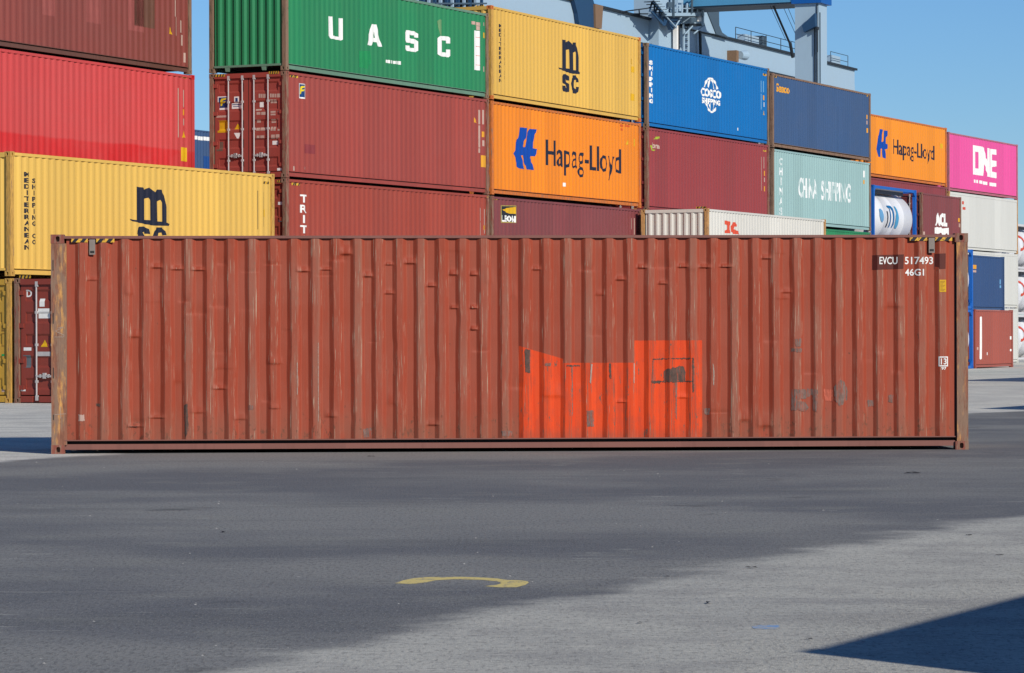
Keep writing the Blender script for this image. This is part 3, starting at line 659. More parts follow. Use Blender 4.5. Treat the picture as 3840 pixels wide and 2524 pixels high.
def lloyd(b, x0, y0, x1, h, k, cap):
    """the two joined words as one line; h height of the capitals with descenders"""
    a = b.at(x0, y0); d = b.at(x1, y0 + k * (x1 - x0)); bt = b.at(x0, y0 + h)
    b.lay('lettering', text_mesh('Hapag-Lloyd', a[0], bt[1], d[0] - a[0], a[1] - bt[1], .004), M_NAVY, .003)
lloyd(C2, 2052, 523, 2332, 128, .12, 1)
C2.rects('sticker', [(2116, 685, 2124, 699)], M_WHITE); C2.rects('sticker', [(2379, 520, 2386, 548)], M_YEL); C2.decal('warning_triangle', [[(2352, 542), (2362, 543), (2357, 523)]], M_YEL)
red_f = plain('faint_red_print', lin(225, 95, 30, .9), .5); C2.rects('lettering', [(2330, 466, 2335, 475), (2338, 467, 2342, 476), (2349, 468, 2366, 475), (2331, 481, 2341, 489)], red_f)
C1.rect('emblem', 1880, 770, 1938, 835, plain('label_border', lin(190, 170, 90, .9), .5), slope=.02)
C1.rect('emblem', 1883, 773, 1936, 831, M_BLACK, .005, slope=.02); C1.decal('emblem', [[(1889, 786), (1905, 780), (1936, 776), (1936, 802), (1910, 801), (1892, 790)]], M_YEL, .007)
C1.text('lettering', 'LEON', 1884, 806, 1936, 831, M_WHITE, .05, .008)
C1.hazard(1852, 741, 1867, 7, n_=1); C1.hazard(2378, 782, 2390, 6, n_=1); C1.rects('lettering', [(2369, 818, 2372, 860), (2379, 818, 2383, 880)], M_CREAM)

# column D
D = (4.686, 111.321); tD = 65.3
Box(D, tD, 0, 'dark red container at the bottom of the stack with the bright blue one on top', P['maroon'])
D1 = Box(D, tD, 2.9, 'signal red container, only a bright red strip showing beside the plum one', P['hotred'], end='door', post=P['hotred'])
D2 = Box(D, tD, 5.8, 'maroon container with a small green and white emblem, under the bright blue one', P['maroon'], end='door', post=PO['rb'])
D3 = Box(D, tD, 8.7, 'bright blue container with a white globe emblem at the top', P['blue'], end='door', post=PO['gr'], rail=P['blue'])
dq = lambda L_: [(2560 + a / 5.044, 250 + b / 5.044) for a, b in L_]
def arc(cx, cy, rx, ry, t, a0, a1, k=.16, n_=14):
    o = [(cx + rx * math.cos(R(a0 + (a1 - a0) * i / n_)), cy + ry * math.sin(R(a0 + (a1 - a0) * i / n_))) for i in range(n_ + 1)]
    i_ = [(cx + (rx - t) * math.cos(R(a0 + (a1 - a0) * i / n_)), cy + (ry - t) * math.sin(R(a0 + (a1 - a0) * i / n_))) for i in range(n_ + 1)]
    return [(x, y + k * (x - cx)) for x, y in o + i_[::-1]]
gl = lambda *a: dq(arc(*a))
D3.decal('emblem', [gl(555, 545, 150, 340, 34, 205, 335)], M_WHITE); D3.decal('emblem', [gl(560, 545, 72, 330, 26, 208, 258)], M_WHITE); D3.decal('emblem', [gl(548, 545, 84, 330, 28, 285, 335)], M_WHITE)
D3.decal('emblem', [gl(570, 545, 130, 330, 34, 45, 150)], M_WHITE); D3.decal('emblem', [gl(570, 545, 62, 315, 24, 35, 75)], M_WHITE); D3.decal('emblem', [gl(570, 545, 62, 315, 24, 105, 145)], M_WHITE)
D3.text('lettering', 'COSCO', 2632, 327, 2708, 359, M_WHITE, .05); D3.text('lettering', 'SHIPPING', 2636, 364, 2705, 386, M_WHITE, .05)
D3.column('lettering', 'SHIPPING', 2451, 226, 391, 10, M_WHITE, .07)
D3.rects('lettering', [(2856, 302, 2862, 346), (2865, 304, 2870, 346), (2856, 351, 2862, 410)], M_FADEBLUE); D3.rect('sticker', 2865, 357, 2872, 375, M_ORP); D3.rect('sticker', 2867, 383, 2872, 400, M_WHITE)
D3.decal('warning_triangle', [[(2865, 430), (2873, 432), (2867, 415)]], M_YEL); D3.hazard(2865, 275, 2878, 8, n_=1); D3.hazard(2434, 163, 2452, 6, n_=1); D3.rect('sticker', 2768, 479, 2774, 489, M_WHITE)
D2.decal('emblem', [[(2455, 522), (2462, 513), (2478, 512), (2478, 519), (2468, 522)]], M_GREENP); D2.text('lettering', 'bm', 2449, 534, 2478, 555, M_CREAM, .05)
D2.decal('emblem', [[(2443, 545), (2448, 545), (2450, 560), (2461, 562), (2456, 566), (2446, 564)]], M_GREENP)
D2.rects('lettering', [(2857, 588, 2861, 715), (2866, 588, 2871, 632)], M_CREAM); D2.rects('sticker', [(2867, 640, 2873, 659), (2867, 698, 2873, 717)], M_ORP); D2.rect('sticker', 2867, 666, 2873, 682, M_CREAM)
D2.hazard(2436, 478, 2450, 6, n_=1); D2.hazard(2865, 562, 2876, 6, n_=1)

# column E
Ep = (10.189, 125.889); tE = 65.49
Box(Ep, tE, 0, 'dark green container at the bottom of the stack with the dark blue one on top', P['green'])
E1 = Box(Ep, tE, 2.94, 'green container, only a strip showing between the pale teal one and the front container', P['green'], post=PO['gr'])
E2 = Box(Ep, tE, 5.88, 'pale teal container with patchy white lettering, under the dark blue one', P['teal'], end='door', post=PO['br'])
E3 = Box(Ep, tE, 8.82, 'dark blue container with a small orange name at its top left corner', P['dblue'], end='door', post=PO['br'], rail=PO['br'])
E3.text('lettering', 'Seaco', 2914, 311, 2966, 343, M_ORP, .03); E3.hazard(2907, 283, 2916, 7, n_=1)
E3.rects('sticker', [(3252, 430, 3257, 446), (3252, 480, 3258, 497)], M_ORP); E3.rect('sticker', 3253, 452, 3257, 466, M_CREAM); E3.hazard(3252, 352, 3258, 9, n_=1)
E2.text('lettering', 'CHINA', 2998, 664, 3068, 740, M_FADEW, .035); E2.text('lettering', 'SHIPPING', 3083, 676, 3194, 750, M_FADEW, .03)
E2.column('lettering', 'CHINAS', 2932, 588, 812, 13, M_FADEW, .05)
E2.rects('sticker', [(3241, 640, 3248, 665)], M_WHITE); E2.rects('sticker', [(3241, 675, 3246, 690)], M_ORP)

# row behind: F (orange) and G (pink, white)
dG = (.4195, .9078); G = (21.44, 158.32); tG = 65.2; Fp = (G[0] - 12.52 * dG[0], G[1] - 12.52 * dG[1])
for i, nm in enumerate(('bottom maroon container below the farther orange one', 'second maroon container from the ground below the farther orange one')):
    Box(Fp, tG, 2.9 * i, nm, P['maroon2'])
F2 = Box(Fp, tG, 5.79, 'maroon container right under the farther orange one, above the white tank', P['maroon2'], post=PO['rb'])
F3 = Box(Fp, tG, 8.69, 'smaller, farther orange container with blue emblem, left of the pink one', P['orange2'], post=PO['orp'], rail=PO['orp'])
fq = lambda L_: [(3260 + a / 4.1034, 400 + b / 4.1034) for a, b in L_]
F3.decal('emblem', [fq([(170, 342), (225, 352), (218, 420), (206, 480), (198, 540), (210, 552), (228, 530), (232, 460), (248, 366), (304, 372), (296, 430), (274, 480), (272, 565), (302, 590), (298, 640), (276, 655), (252, 658), (262, 720), (276, 800), (222, 786), (214, 700), (202, 640), (192, 650), (190, 780), (160, 770), (138, 735), (130, 650), (140, 490), (162, 440)])], M_BLUEP)
lloyd(F3, 3353, 521, 3507, 74, .22, 1); F3.rects('sticker', [(3530, 538, 3538, 556)], M_YEL)
Box(G, tG, 0, 'white refrigerated container on the ground at the right end of the row', P['white'], H=2.836, top_h=.12, flat=True)
Box(G, tG, 2.84, 'white refrigerated container, second from the ground at the right end', P['white'], H=2.836, top_h=.12, flat=True)
G2 = Box(G, tG, 5.68, 'white refrigerated container directly under the pink one', P['white'], H=2.836, top_h=.12, flat=True, post=PO['wh'])
G3 = Box(G, tG, 8.52, 'pink container with large white capital letters at the right end of the row', P['pink'], post=PO['pk'], rail=PO['pk'])
oq = lambda L_: fq(L_)
G3.decal('lettering', [oq([(1612, 592), (1728, 612), (1734, 1062), (1612, 1044)]), oq([(1644, 692), (1694, 700), (1694, 955), (1644, 948)])], M_WHITE)
G3.decal('lettering', [oq([(1738, 614), (1762, 618), (1786, 660), (1800, 760), (1834, 850), (1834, 636), (1864, 642), (1866, 1082), (1836, 1078), (1790, 900), (1776, 860), (1766, 1066), (1738, 1062)])], M_WHITE)
G3.decal('lettering', [oq([(1868, 648), (1964, 660), (1966, 742), (1904, 734), (1904, 826), (1966, 836), (1966, 920), (1904, 930), (1904, 1000), (1966, 1014), (1966, 1102), (1868, 1086)])], M_WHITE)
G3.rects('lettering', [(3655, 673, 3661, 685), (3663, 674, 3672, 686), (3674, 676, 3686, 688), (3690, 680, 3706, 692), (3714, 684, 3728, 697), (3730, 686, 3738, 699)], M_WHITE)
G2.rects('lettering', [(3610, 754, 3617, 766), (3612, 776, 3623, 786)], M_REDP)

# row in front: white end-on container, twenty footers, tanks
I0p = (6.62, 109.1); tI = 65.4
Box(I0p, tI, 0, 'grey white container at the bottom under the rust streaked white one', P['white2'])
I1 = Box(I0p, tI, 2.90, 'rust streaked white container with red letters, just above the front container', P['white2'], post=PO['wh'])
iq = lambda L_: [(2380 + a / 3.0513, 740 + b / 3.0513) for a, b in L_]
I1.decal('lettering', [iq([(1045, 265), (1110, 280), (1110, 310), (1092, 325), (1092, 372), (1110, 392), (1110, 412), (1045, 410), (1045, 380), (1064, 366), (1064, 322), (1045, 308)])], M_REDP)
I1.decal('lettering', [iq([(1112, 330), (1130, 285), (1165, 285), (1180, 310), (1180, 335), (1150, 335), (1146, 365), (1190, 385), (1212, 425), (1140, 420), (1114, 395)])], M_REDP)
I1.hazard(2610, 775, 2650, 7, True)
# blue framed tank containers
P['frame'] = paint('tank_frame_blue', pc(22, 108, 205), 31, .15, .05, .2); P['tank'] = paint('tank_white', pc(248, 250, 255), 32, .12, .03, .2, .35)
P['framew'] = paint('tank_frame_white', pc(225, 225, 228), 33, .12, .05, .2)
M_WALK = plain('walkway_grating', lin(140, 140, 145, .7), .7, .2)
def tank_container(pos, th, base, label, fm, logo=None):
    L, H = L20, ST; rt = thing('tank_container', label, 'tank container', (pos[0], pos[1], base), R(th), 'tank containers on the yard')
    P_ = lambda nm, key, fn, m, par=None, sm=False: obj(nm, cached(key, fn), m, par or rt, smooth=sm)
    for ix in (0, 1):
        for iy in (0, 1):
            xa, xb = (0, .15) if ix == 0 else (L - .15, L); ya, yb = (0, .15) if iy == 0 else (W - .15, W)
            P_('corner_post', ('tp', ix, iy), lambda: MB().box(xa + .003, xb - .003, ya + .003, yb - .003, .118, H - .118).mesh('post'), fm)
            for iz in (0, 1):
                o = P_('corner_casting', ('cc', ix, iy), lambda: casting_mesh(1 - 2 * ix, 1 - 2 * iy), fm); o.location = (L * ix, W * iy, (H - .118) * iz)
    for iy in (0, 1):
        ya, yb = (.02, .12) if iy == 0 else (W - .12, W - .02)
        P_('top_rail', ('tt', iy), lambda: MB().box(.178, L - .178, ya, yb, H - .13, H - .01).mesh('rail'), fm)
        P_('bottom_rail', ('tb', iy), lambda: MB().box(.178, L - .178, ya, yb, .01, .13).mesh('rail'), fm)
        P_('brace', ('tg', iy), lambda: MB().prism([(.15, ya, H - .118), (.15, ya, H - .3), (.36, ya, H - .118)], (0, .06, 0)).prism([(L - .15, ya, H - .118), (L - .36, ya, H - .118), (L - .15, ya, H - .3)], (0, .06, 0)).prism([(.15, ya, .13), (.34, ya, .13), (.15, ya, .33)], (0, .06, 0)).prism([(L - .15, ya, .13), (L - .15, ya, .33), (L - .34, ya, .13)], (0, .06, 0)).mesh('brace'), fm)
    for ix in (0, 1):
        xa, xb = (.02, .12) if ix == 0 else (L - .12, L - .02)
        P_('end_rail', ('tx', ix), lambda: MB().box(xa, xb, .162, W - .162, .02, .14).prism([(xa + .02, .16, .3), (xa + .02, .16, .42), (xa + .02, W / 2 - .3, .14), (xa + .02, W / 2 - .5, .14)], (.06, 0, 0)).prism([(xa + .02, W - .16, .3), (xa + .02, W - .16, .42), (xa + .02, W / 2 + .3, .14), (xa + .02, W / 2 + .5, .14)], (.06, 0, 0)).mesh('end_rail'), fm)
        P_('end_rail', ('txu', ix), lambda: MB().box(xa, xb, .162, W - .162, H - .14, H - .02).mesh('end_rail'), fm)
    Rr, zc = 1.165, 1.27
    def tank():
        v = []; f = []; k = 48
        prof = [(.13, .02), (.15, .6), (.2, .9), (.30, 1.08), (.46, Rr)] + [(x, r) for b in (1.6, 3.0, 4.4) for x, r in ((b - .02, Rr), (b, Rr + .006), (b + .02, Rr))] + [(L - .46, Rr), (L - .30, 1.08), (L - .2, .9), (L - .15, .6), (L - .13, .02)]
        for x, r in prof:
            for i in range(k): t = 2 * math.pi * i / k; v.append((x, W / 2 + r * math.cos(t), zc + r * math.sin(t)))
        for j in range(len(prof) - 1):
            for i in range(k): f.append((j * k + i, j * k + (i + 1) % k, (j + 1) * k + (i + 1) % k, (j + 1) * k + i))
        return mesh_from('tank', v, [q[::-1] for q in f])
    tk = P_('tank', ('tk',), tank, P['tank'], None, True)
    P_('saddle', ('sdl',), lambda: MB().box(.5, .8, .3, W - .3, .13, .36).box(L - .8, L - .5, .3, W - .3, .13, .36).mesh('saddle'), fm)
    P_('walkway', ('wlk',), lambda: MB().box(.15, L - .9, .45, 1.0, H - .08, H - .03).box(.15, L - .9, .34, .36, H - .3, H - .03).mesh('walkway'), M_WALK)
    P_('manhole', ('mh',), lambda: MB().tube((L / 2, W / 2, H - .22), (L / 2, W / 2, H - .07), .3, 20).mesh('manhole'), M_STEEL)
    if logo:
        fake = Box.__new__(Box); fake.pos, fake.th, fake.base = pos, R(th), base
        for nm, vf, m in logo(fake):
            v, f = vf; me = mesh_from(nm, [(a, 0, b) for a, b in v], f); bm = bmesh.new(); bm.from_mesh(me)
            zs = [p[1] for p in v]; c = min(zs)
            while c < max(zs):
                c += .06; bmesh.ops.bisect_plane(bm, geom=bm.verts[:] + bm.edges[:] + bm.faces[:], plane_co=(0, 0, c), plane_no=(0, 0, 1))
            for q_ in bm.verts:
                dz = max(-1.1, min(1.1, q_.co.z - zc)); q_.co.y = W / 2 - math.sqrt((Rr + .018) ** 2 - dz * dz)
            bm.normal_update(); fl_ = [q_ for q_ in bm.faces if q_.normal.y > 0]
            if fl_: bmesh.ops.reverse_faces(bm, faces=fl_)
            bm.to_mesh(me); bm.free(); obj(nm, me, m, tk)
    return rt
def itn(b):
    tq = lambda a, c: (3240 + a / 5.667, 640 + c / 5.667)
    # the tank face lies behind the frame plane: shift the plane while measuring
    n_ = (math.sin(b.th), -math.cos(b.th)); p0 = b.pos; b.pos = (p0[0] - n_[0] * .1, p0[1] - n_[1] * .1)
    at2 = lambda L_: [b.at(*tq(*p)) for p in L_]
    out = [('emblem', fill([at2([(318, 820), (345, 800), (385, 850), (402, 960), (400, 1060), (380, 1105), (340, 1060), (312, 960)])]), M_FADEBLUE)]
    out.append(('lettering', fill([at2([(474, 860), (494, 860), (498, 1000), (490, 1170), (474, 1215), (462, 1190), (478, 1100), (480, 960)])]), M_NAVY))
    out.append(('lettering', fill([at2([(500, 742), (560, 740), (600, 752), (624, 800), (628, 900), (622, 1150), (600, 1220), (584, 1215), (598, 1100), (596, 860), (572, 792), (556, 800), (558, 1000), (548, 1180), (536, 1215), (522, 1210), (538, 1050), (540, 800), (512, 780)])]), M_ITN))
    out.append(('lettering', fill([at2([(664, 756), (690, 760), (708, 830), (720, 1000), (712, 1150), (696, 1235), (652, 1220), (648, 1100), (660, 960), (676, 900)])]), M_ITN2))
    b.pos = p0; return out
M_ITN = plain('deep_blue_print', lin(20, 120, 185, .85), .45); M_ITN2 = plain('sky_blue_print', lin(80, 175, 225, .85), .45)
Tp = (15.39, 137.3); tT = 65.5; dT = (math.cos(R(tT)), math.sin(R(tT)))
for i, nm in enumerate(('plain maroon short container on the ground under the white tank', 'plain maroon short container directly below the white tank')):
    Box(Tp, tT, 2.66 * i, nm, P['maroon'], L=L20, H=ST)
tank_container(Tp, tT, 5.28, 'white tank with blue lettering in a blue frame, right of the pale teal container', P['frame'], itn)
Ap = (18.22, 143.4)
for i, nm in enumerate(('dark plum short container on the ground below the one with white letters', 'dark plum short container right under the one with white letters')):
    Box(Ap, tT, 2.6 * i, nm, P['plum'], L=L20, H=ST)
ac = Box(Ap, tT, 5.22, 'short plum container with white capital letters, right of the white tank', P['plum'], L=L20, H=ST, post=PO['rb'], end='door')
aq = lambda L_: [(3240 + a / 5.667, 640 + b / 5.667) for a, b in L_]
ac.text('lettering', 'ACL', 3510, 797, 3556, 846, M_WHITE, .08); ac.decal('emblem', [aq([(1525, 1210), (1560, 1195), (1620, 1210), (1640, 1195), (1680, 1230), (1760, 1220), (1810, 1215), (1812, 1370), (1770, 1325), (1750, 1360), (1690, 1365), (1640, 1315), (1600, 1345), (1525, 1335)])], M_WHITE)
ac.rects('sticker', [(3597, 818, 3604, 832)], M_ORP); ac.rects('sticker', [(3598, 838, 3603, 852), (3464, 868, 3470, 880)], M_CREAM)
Np = (21.1, 149.3)
Box(Np, tT, 0, 'short navy container on the ground behind the terracotta one', P['navy'], L=L20, H=ST)
nb = Box(Np, tT, 2.6, 'short navy blue container with an orange sticker, before the white ones at the right', P['navy'], L=L20, H=ST)
nb.rects('sticker', [(3650, 993, 3664, 1008)], M_ORP); nb.rects('sticker', [(3652, 1013, 3662, 1021)], M_CREAM); nb.rects('lettering', [(3750, 1048, 3754, 1066), (3750, 1070, 3755, 1080)], M_FADEBLUE)
Rp = (20.25, 141.2)
rb = Box(Rp, tT, 0, 'short terracotta container with a tall white bar, on the ground at the right', P['brown2'], L=L20, H=ST, post=P['brown2'])
rb.decal('lettering', [[(3675, 1190), (3681, 1187), (3684, 1192), (3682, 1345), (3677, 1351), (3674, 1345)]], M_WHITE)
rb.rects('sticker', [(3701, 1321, 3706, 1332), (3790, 1261, 3794, 1273), (3790, 1309, 3794, 1317)], M_WHITE); rb.rects('sticker', [(3666, 1302, 3672, 1312)], M_CREAM)
Tq = (Rp[0] - 6.36 * dT[0], Rp[1] - 6.36 * dT[1])
tank_container(Tq, tT, 0, 'lower blue framed tank beside the terracotta container, mostly hidden', P['frame'])
tank_container(Tq, tT, 2.6, 'upper blue framed tank beside the navy container, mostly hidden', P['frame'])
# white tanks far at the right edge
def dlogo(b):
    n_ = (math.sin(b.th), -math.cos(b.th)); p0 = b.pos; b.pos = (p0[0] - n_[0] * .1, p0[1] - n_[1] * .1)
    r = []
    z = 1.5; s = b.at(3826, 900)[0]
    out = [('emblem', fill([[(s + .1 + (ro * 1.9) * math.cos(R(t)), z + ro * math.sin(R(t))) for t in range(-100, 101, 20)] + [(s + .1 + (ri * 1.9) * math.cos(R(t)), z + ri * math.sin(R(t))) for t in range(100, -101, -20)] for ro, ri in ((.46, .3),)]), M_REDP)]
    b.pos = p0; return out
for i, nm in enumerate(('white tank with red ring, lowest of three at the right edge', 'white tank with red ring, middle of three at the right edge', 'white tank with red ring, topmost of three at the right edge')):
    tank_container((28.35, 184.2), 65.2, 2.62 * i, nm, P['framew'], dlogo)
# blue stack seen through the gap left of the green container
for i, nm in enumerate(('lowest of four navy containers in the gap left of the green one', 'second of four navy containers in the gap left of the green one', 'third of four navy containers in the gap left of the green one', 'topmost navy container with a white band in the gap left of the green one')):
    fb = Box((-16.8, 154.4), 65.0, 2.9 * i, nm, P['dblue'])
fb.rects('lettering', [(700, 505, 745, 519), (747, 511, 763, 525), (765, 512, 800, 526)], M_WHITE)
fb.rect('paint_patch', 766, 585, 800, 660, plain('blue_patch', lin(30, 80, 150, .9), .5), .002)
# parked containers just outside the frame whose shadows reach into it
nS = (math.sin(R(64.5)), -math.cos(R(64.5)))
for (kx, ky), hts, nm in (((4.74, 11.27), 1, ('terracotta container standing close to the camera, off to the right',)), ((21.0, 96.3), 2, ('lower of two grey containers parked off to the right', 'upper of two grey containers parked off to the right')), ((12.94, 61.9), 1, ('single terracotta container parked off to the right, farther away',))):
    for i in range(hts): Box((kx + nS[0] * W, ky + nS[1] * W), 64.5, 2.9 * i, nm[i], P['brown2'] if hts == 1 else P['white2'])

# ------------------------------------------------------------------ the front container
FX, FY, FT = -6.080, 42.586, 2.726
DENTS = []; _rd = random.Random(21)
def fr(px, py):
    k = (px - 1920) / F; c, d = math.cos(R(FT)), math.sin(R(FT)); u = (k * FY - FX) / (c - k * d)
    return (u, CH + (HY + ROLL * (px - 1920) - py) * (FY + u * d) / F)
for px, py, wx, wz, dp in ((588, 1002, 32, 16, .022), (663, 1009, 34, 14, .022), (743, 1012, 36, 12, .022), (345, 1049, 30, 12, .012), (1137, 1016, 34, 14, .024), (1222, 1011, 30, 10, .018), (1298, 950, 32, 24, .026),
    (1380, 1035, 26, 16, .024), (1460, 992, 24, 10, .016), (1538, 985, 34, 20, .024), (1460, 1100, 26, 12, .018), (1618, 1072, 26, 14, .022), (1700, 1028, 26, 18, .022), (1777, 1030, 22, 14, .024), (1777, 1155, 22, 12, .024), (1777, 1235, 22, 12, .026), (1702, 1155, 22, 12, .018),
    (2012, 1010, 26, 12, .018), (2326, 1048, 26, 14, .020), (2408, 1003, 30, 14, .022), (2562, 1000, 30, 14, .022), (2485, 1063, 26, 12, .018), (2643, 1002, 34, 12, .022), (2722, 1000, 34, 10, .022), (2876, 968, 30, 14, .020),
    (505, 1260, 34, 26, .016), (822, 1457, 40, 14, .016), (588, 1566, 42, 12, .016), (1622, 1592, 34, 16, .018), (2870, 1592, 46, 42, .018), (2790, 1570, 34, 36, .014), (1030, 1360, 40, 24, .014), (1030, 1530, 30, 14, .012), (900, 1570, 36, 20, .012), (500, 1600, 30, 10, .012), (2560, 1490, 30, 14, .012), (2330, 1508, 30, 10, .012), (2950, 1095, 30, 14, .012), (1240, 1560, 36, 20, .012), (740, 1545, 40, 20, .01), (2070, 1480, 60, 40, .012)):
    s_, z_ = fr(px, py); DENTS.append((s_, z_, wx / 282 / 2, wz / 282 / 2, dp))
for _ in range(46):
    DENTS.append((_rd.uniform(.3, 11.8), _rd.uniform(.3, 2.7), _rd.uniform(.03, .12), _rd.uniform(.015, .10), _rd.choice((-1, 1)) * _rd.uniform(.003, .010)))
def front_dent(s, z):
    d = .003 * math.sin(s * 2.1 + .5) * math.sin(z * 1.7) + .0012 * math.sin(s * 5.3 + z * 2.9) 
    for s_, z_, a, b, p in DENTS:
        u = (s - s_) / (a * 1.25)
        if abs(u) < 2:
            v = (z - z_) / b
            # a crease: sharp lower lip, long soft upper side
            h = math.exp(-u ** 4) * (math.exp(-(v / 1.9) ** 2) if v > 0 else math.exp(-(v / .5) ** 2))
            d -= p * h * 1.15
    return d
_kr = random.Random(5); KINK = {}
for _k in range(44): KINK[_k] = [(_kr.uniform(.4, 2.6), _kr.choice((-1, 1)) * _kr.uniform(.002, .009), _kr.uniform(.08, .3)) for _ in range(_kr.choice((0, 1, 1, 2, 2)))]
def kink(s, z):
    k = int((s - .27) / PITCH); f = (s - .27) / PITCH - k
    return sum(a * math.exp(-((z - c) / w_) ** 2) for c, a, w_ in KINK.get(k, ())) * max(0, min(1, min(f, 1 - f) * 8))
def front_side(L, H, z0, z1):
    pr = profile(L, .205, L - .165, .061, .040); cols = []
    for (a, da), (b, db) in zip(pr, pr[1:]):
        k = max(2, int((b - a) / .016))
        for i in range(k): cols.append((a + (b - a) * i / k, da + (db - da) * i / k))
    cols.append(pr[-1]); rows = [z0 + (z1 - z0) * i / 260 for i in range(261)]
    v = []; f = []
    for s_, d in cols:
        for z in rows:
            t = min(1, (z - z0) / .12, (z1 - z) / .08)
            # gentle irregularity of the fold lines
            js = .0022 * math.sin(z * 3.1 + s_ * 11) + .0012 * math.sin(z * 7.7 + s_ * 5) if .22 < s_ < L - .2 else 0
            js += kink(s_, z)
            v.append((s_ + js * t, d + front_dent(s_, z) * t, z))
    k = len(rows)
    for i in range(len(cols) - 1):
        for j in range(k - 1): f.append((i * k + j, (i + 1) * k + j, (i + 1) * k + j + 1, i * k + j + 1))
    return mesh_from('front_side', v, f)

fl = lambda r, g, b, k: lin(r, g * 1.03, b * 1.0, k * .815)
n = N('front_red_brown_paint', .6); n.b.inputs['Specular IOR Level'].default_value = .15
X, Y, Zc = n.sep()
base = fl(178, 84, 64, .98)
big = n.noise(n.vec((.55, 1, .8)), 1.5, 5); run = n.noise(n.vec((11, 11, .45)), 1.5, 5, .6); thin = n.noise(n.vec((34, 34, .9)), 1.6, 4)
col = n.mix(n.step(big, .36, .68), base, fl(182, 92, 74, .98))
col = n.mix(n.ma('MULTIPLY', n.step(run, .46, .72), .5), col, fl(186, 76, 54, .95))
col = n.mix(n.ma('MULTIPLY', n.step(thin, .52, .72), .35), col, fl(168, 98, 82, .95))
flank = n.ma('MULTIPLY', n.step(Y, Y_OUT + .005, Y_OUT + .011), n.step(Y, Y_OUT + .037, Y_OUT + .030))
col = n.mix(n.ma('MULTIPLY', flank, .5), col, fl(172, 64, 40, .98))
pk = n.noise(n.vec((16, 4, 1.3), (2, 2, 6)), 1.4, 5, .65)
col = n.mix(n.ma('MULTIPLY', n.step(pk, .58, .70), .3), col, fl(200, 140, 122, .9))
# outer ribs rubbed grey brown
outer = n.step(Y, Y_OUT + .022, Y_OUT + .004)
wr = n.noise(n.vec((3.2, .1, .8), (5, 0, 1)), 1.2, 5, .6); wr2 = n.noise(n.vec((3.59, .1, .02), (2, 0, 4)), 1.0, 1)
wear = n.ma('MULTIPLY', outer, n.step(n.ma('ADD', n.ma('MULTIPLY', wr, .5), n.ma('MULTIPLY', wr2, .5)), .44, .62))
col = n.mix(n.ma('MULTIPLY', wear, .55), col, fl(176, 122, 106, .95))
fl_ = n.noise(n.vec((30, 5, 5)), 2.2, 6, .7)
col = n.mix(n.ma('MULTIPLY', n.ma('MULTIPLY', n.step(fl_, .58, .66), wear), .7), col, fl(150, 128, 116, .92))
# scrapes down to pale primer
scr = n.noise(n.vec((75, 20, 1.5), (1, 0, 3)), 1.4, 4, .6); where = n.noise(n.vec((1.5, .1, 1.1), (8, 0, 2)), 1.5, 3)
rimm = n.step(Y, Y_OUT + .034, Y_OUT + .012)
col = n.mix(n.ma('MULTIPLY', n.ma('MULTIPLY', n.step(scr, .60, .66), n.step(where, .38, .52)), n.ma('MULTIPLY', rimm, .85)), col, fl(214, 186, 166, .9))
# rust freckles and grime near the bottom edge
fr2 = n.noise(n.vec((7, 7, 4)), 2.2, 7, .72); lowz = n.step(Zc, .75, .18)
col = n.mix(n.ma('MULTIPLY', n.step(n.ma('ADD', fr2, n.ma('MULTIPLY', lowz, .10)), .64, .72), .7), col, fl(112, 80, 66, .8))
dust = n.noise(n.vec((3, 3, 1.2), (4, 4, 4)), 2, 5); col = n.mix(n.ma('MULTIPLY', n.ma('MULTIPLY', lowz, n.step(dust, .3, .6)), .42), col, fl(160, 106, 88, .9))
rust = n.noise(n.vec((2.4, .5, 1.4), (3, 1, 9)), 2.6, 7, .7)
col = n.mix(n.ma('MULTIPLY', n.step(rust, .69, .74), .8), col, fl(120, 108, 98, .85))
# orange red repair paint with its own outline
def rng(v, a, b, e=.004): return n.ma('MULTIPLY', n.step(v, a - e, a + e), n.step(v, b + e, b - e))
wz = n.ma('MULTIPLY', n.ma('SUBTRACT', n.noise(n.vec((4, .1, 4)), 3, 4), .5), .012)
Xw = n.ma('ADD', X, wz); Zw = n.ma('ADD', Zc, wz)
xa, za = fr(1946, 1297); xb, zb_ = fr(2112, 1346); xc, zc_ = fr(2112, 1361); xd, _ = fr(2379, 1361); _, ze = fr(2380, 1277); xe, _ = fr(2634, 1277)
sl = (zb_ - za) / (xb - xa)
m1 = n.ma('MULTIPLY', rng(Xw, xa, xb), n.step(n.ma('SUBTRACT', Zw, n.ma('ADD', n.ma('MULTIPLY', X, sl), za - sl * xa)), .006, -.006))
m2 = n.ma('MULTIPLY', rng(Xw, xb, xd), n.step(Zw, zc_ + .005, zc_ - .005)); m3 = n.ma('MULTIPLY', rng(Xw, xd, xe), n.step(Zw, ze + .005, ze - .005))
pm = n.ma('MAXIMUM', m1, n.ma('MAXIMUM', m2, m3))
chip = n.noise(n.vec((9, 3, 2.2), (6, 1, 1)), 2.2, 7, .7); chip2 = n.noise(n.vec((60, 12, 2.0), (3, 1, 7)), 1.3, 5, .65)
keep = n.ma('MULTIPLY', n.step(chip, .655, .62), n.ma('SUBTRACT', 1.0, n.ma('MULTIPLY', n.step(chip2, .53, .62), rimm)))
keep = n.ma('MULTIPLY', keep, n.ma('SUBTRACT', 1.0, n.ma('MULTIPLY', n.step(Zc, .36, .19), .45)))
dl = n.noise(n.vec((6, 3, 2.5), (9, 9, 1)), 1.6, 6, .66)
pcol = n.mix(n.step(run, .4, .75), fl(246, 86, 44, 1.04), fl(238, 74, 36, 1.02)); pcol = n.mix(n.ma('MULTIPLY', n.step(dl, .46, .64), .5), pcol, fl(206, 84, 60, 1.0))
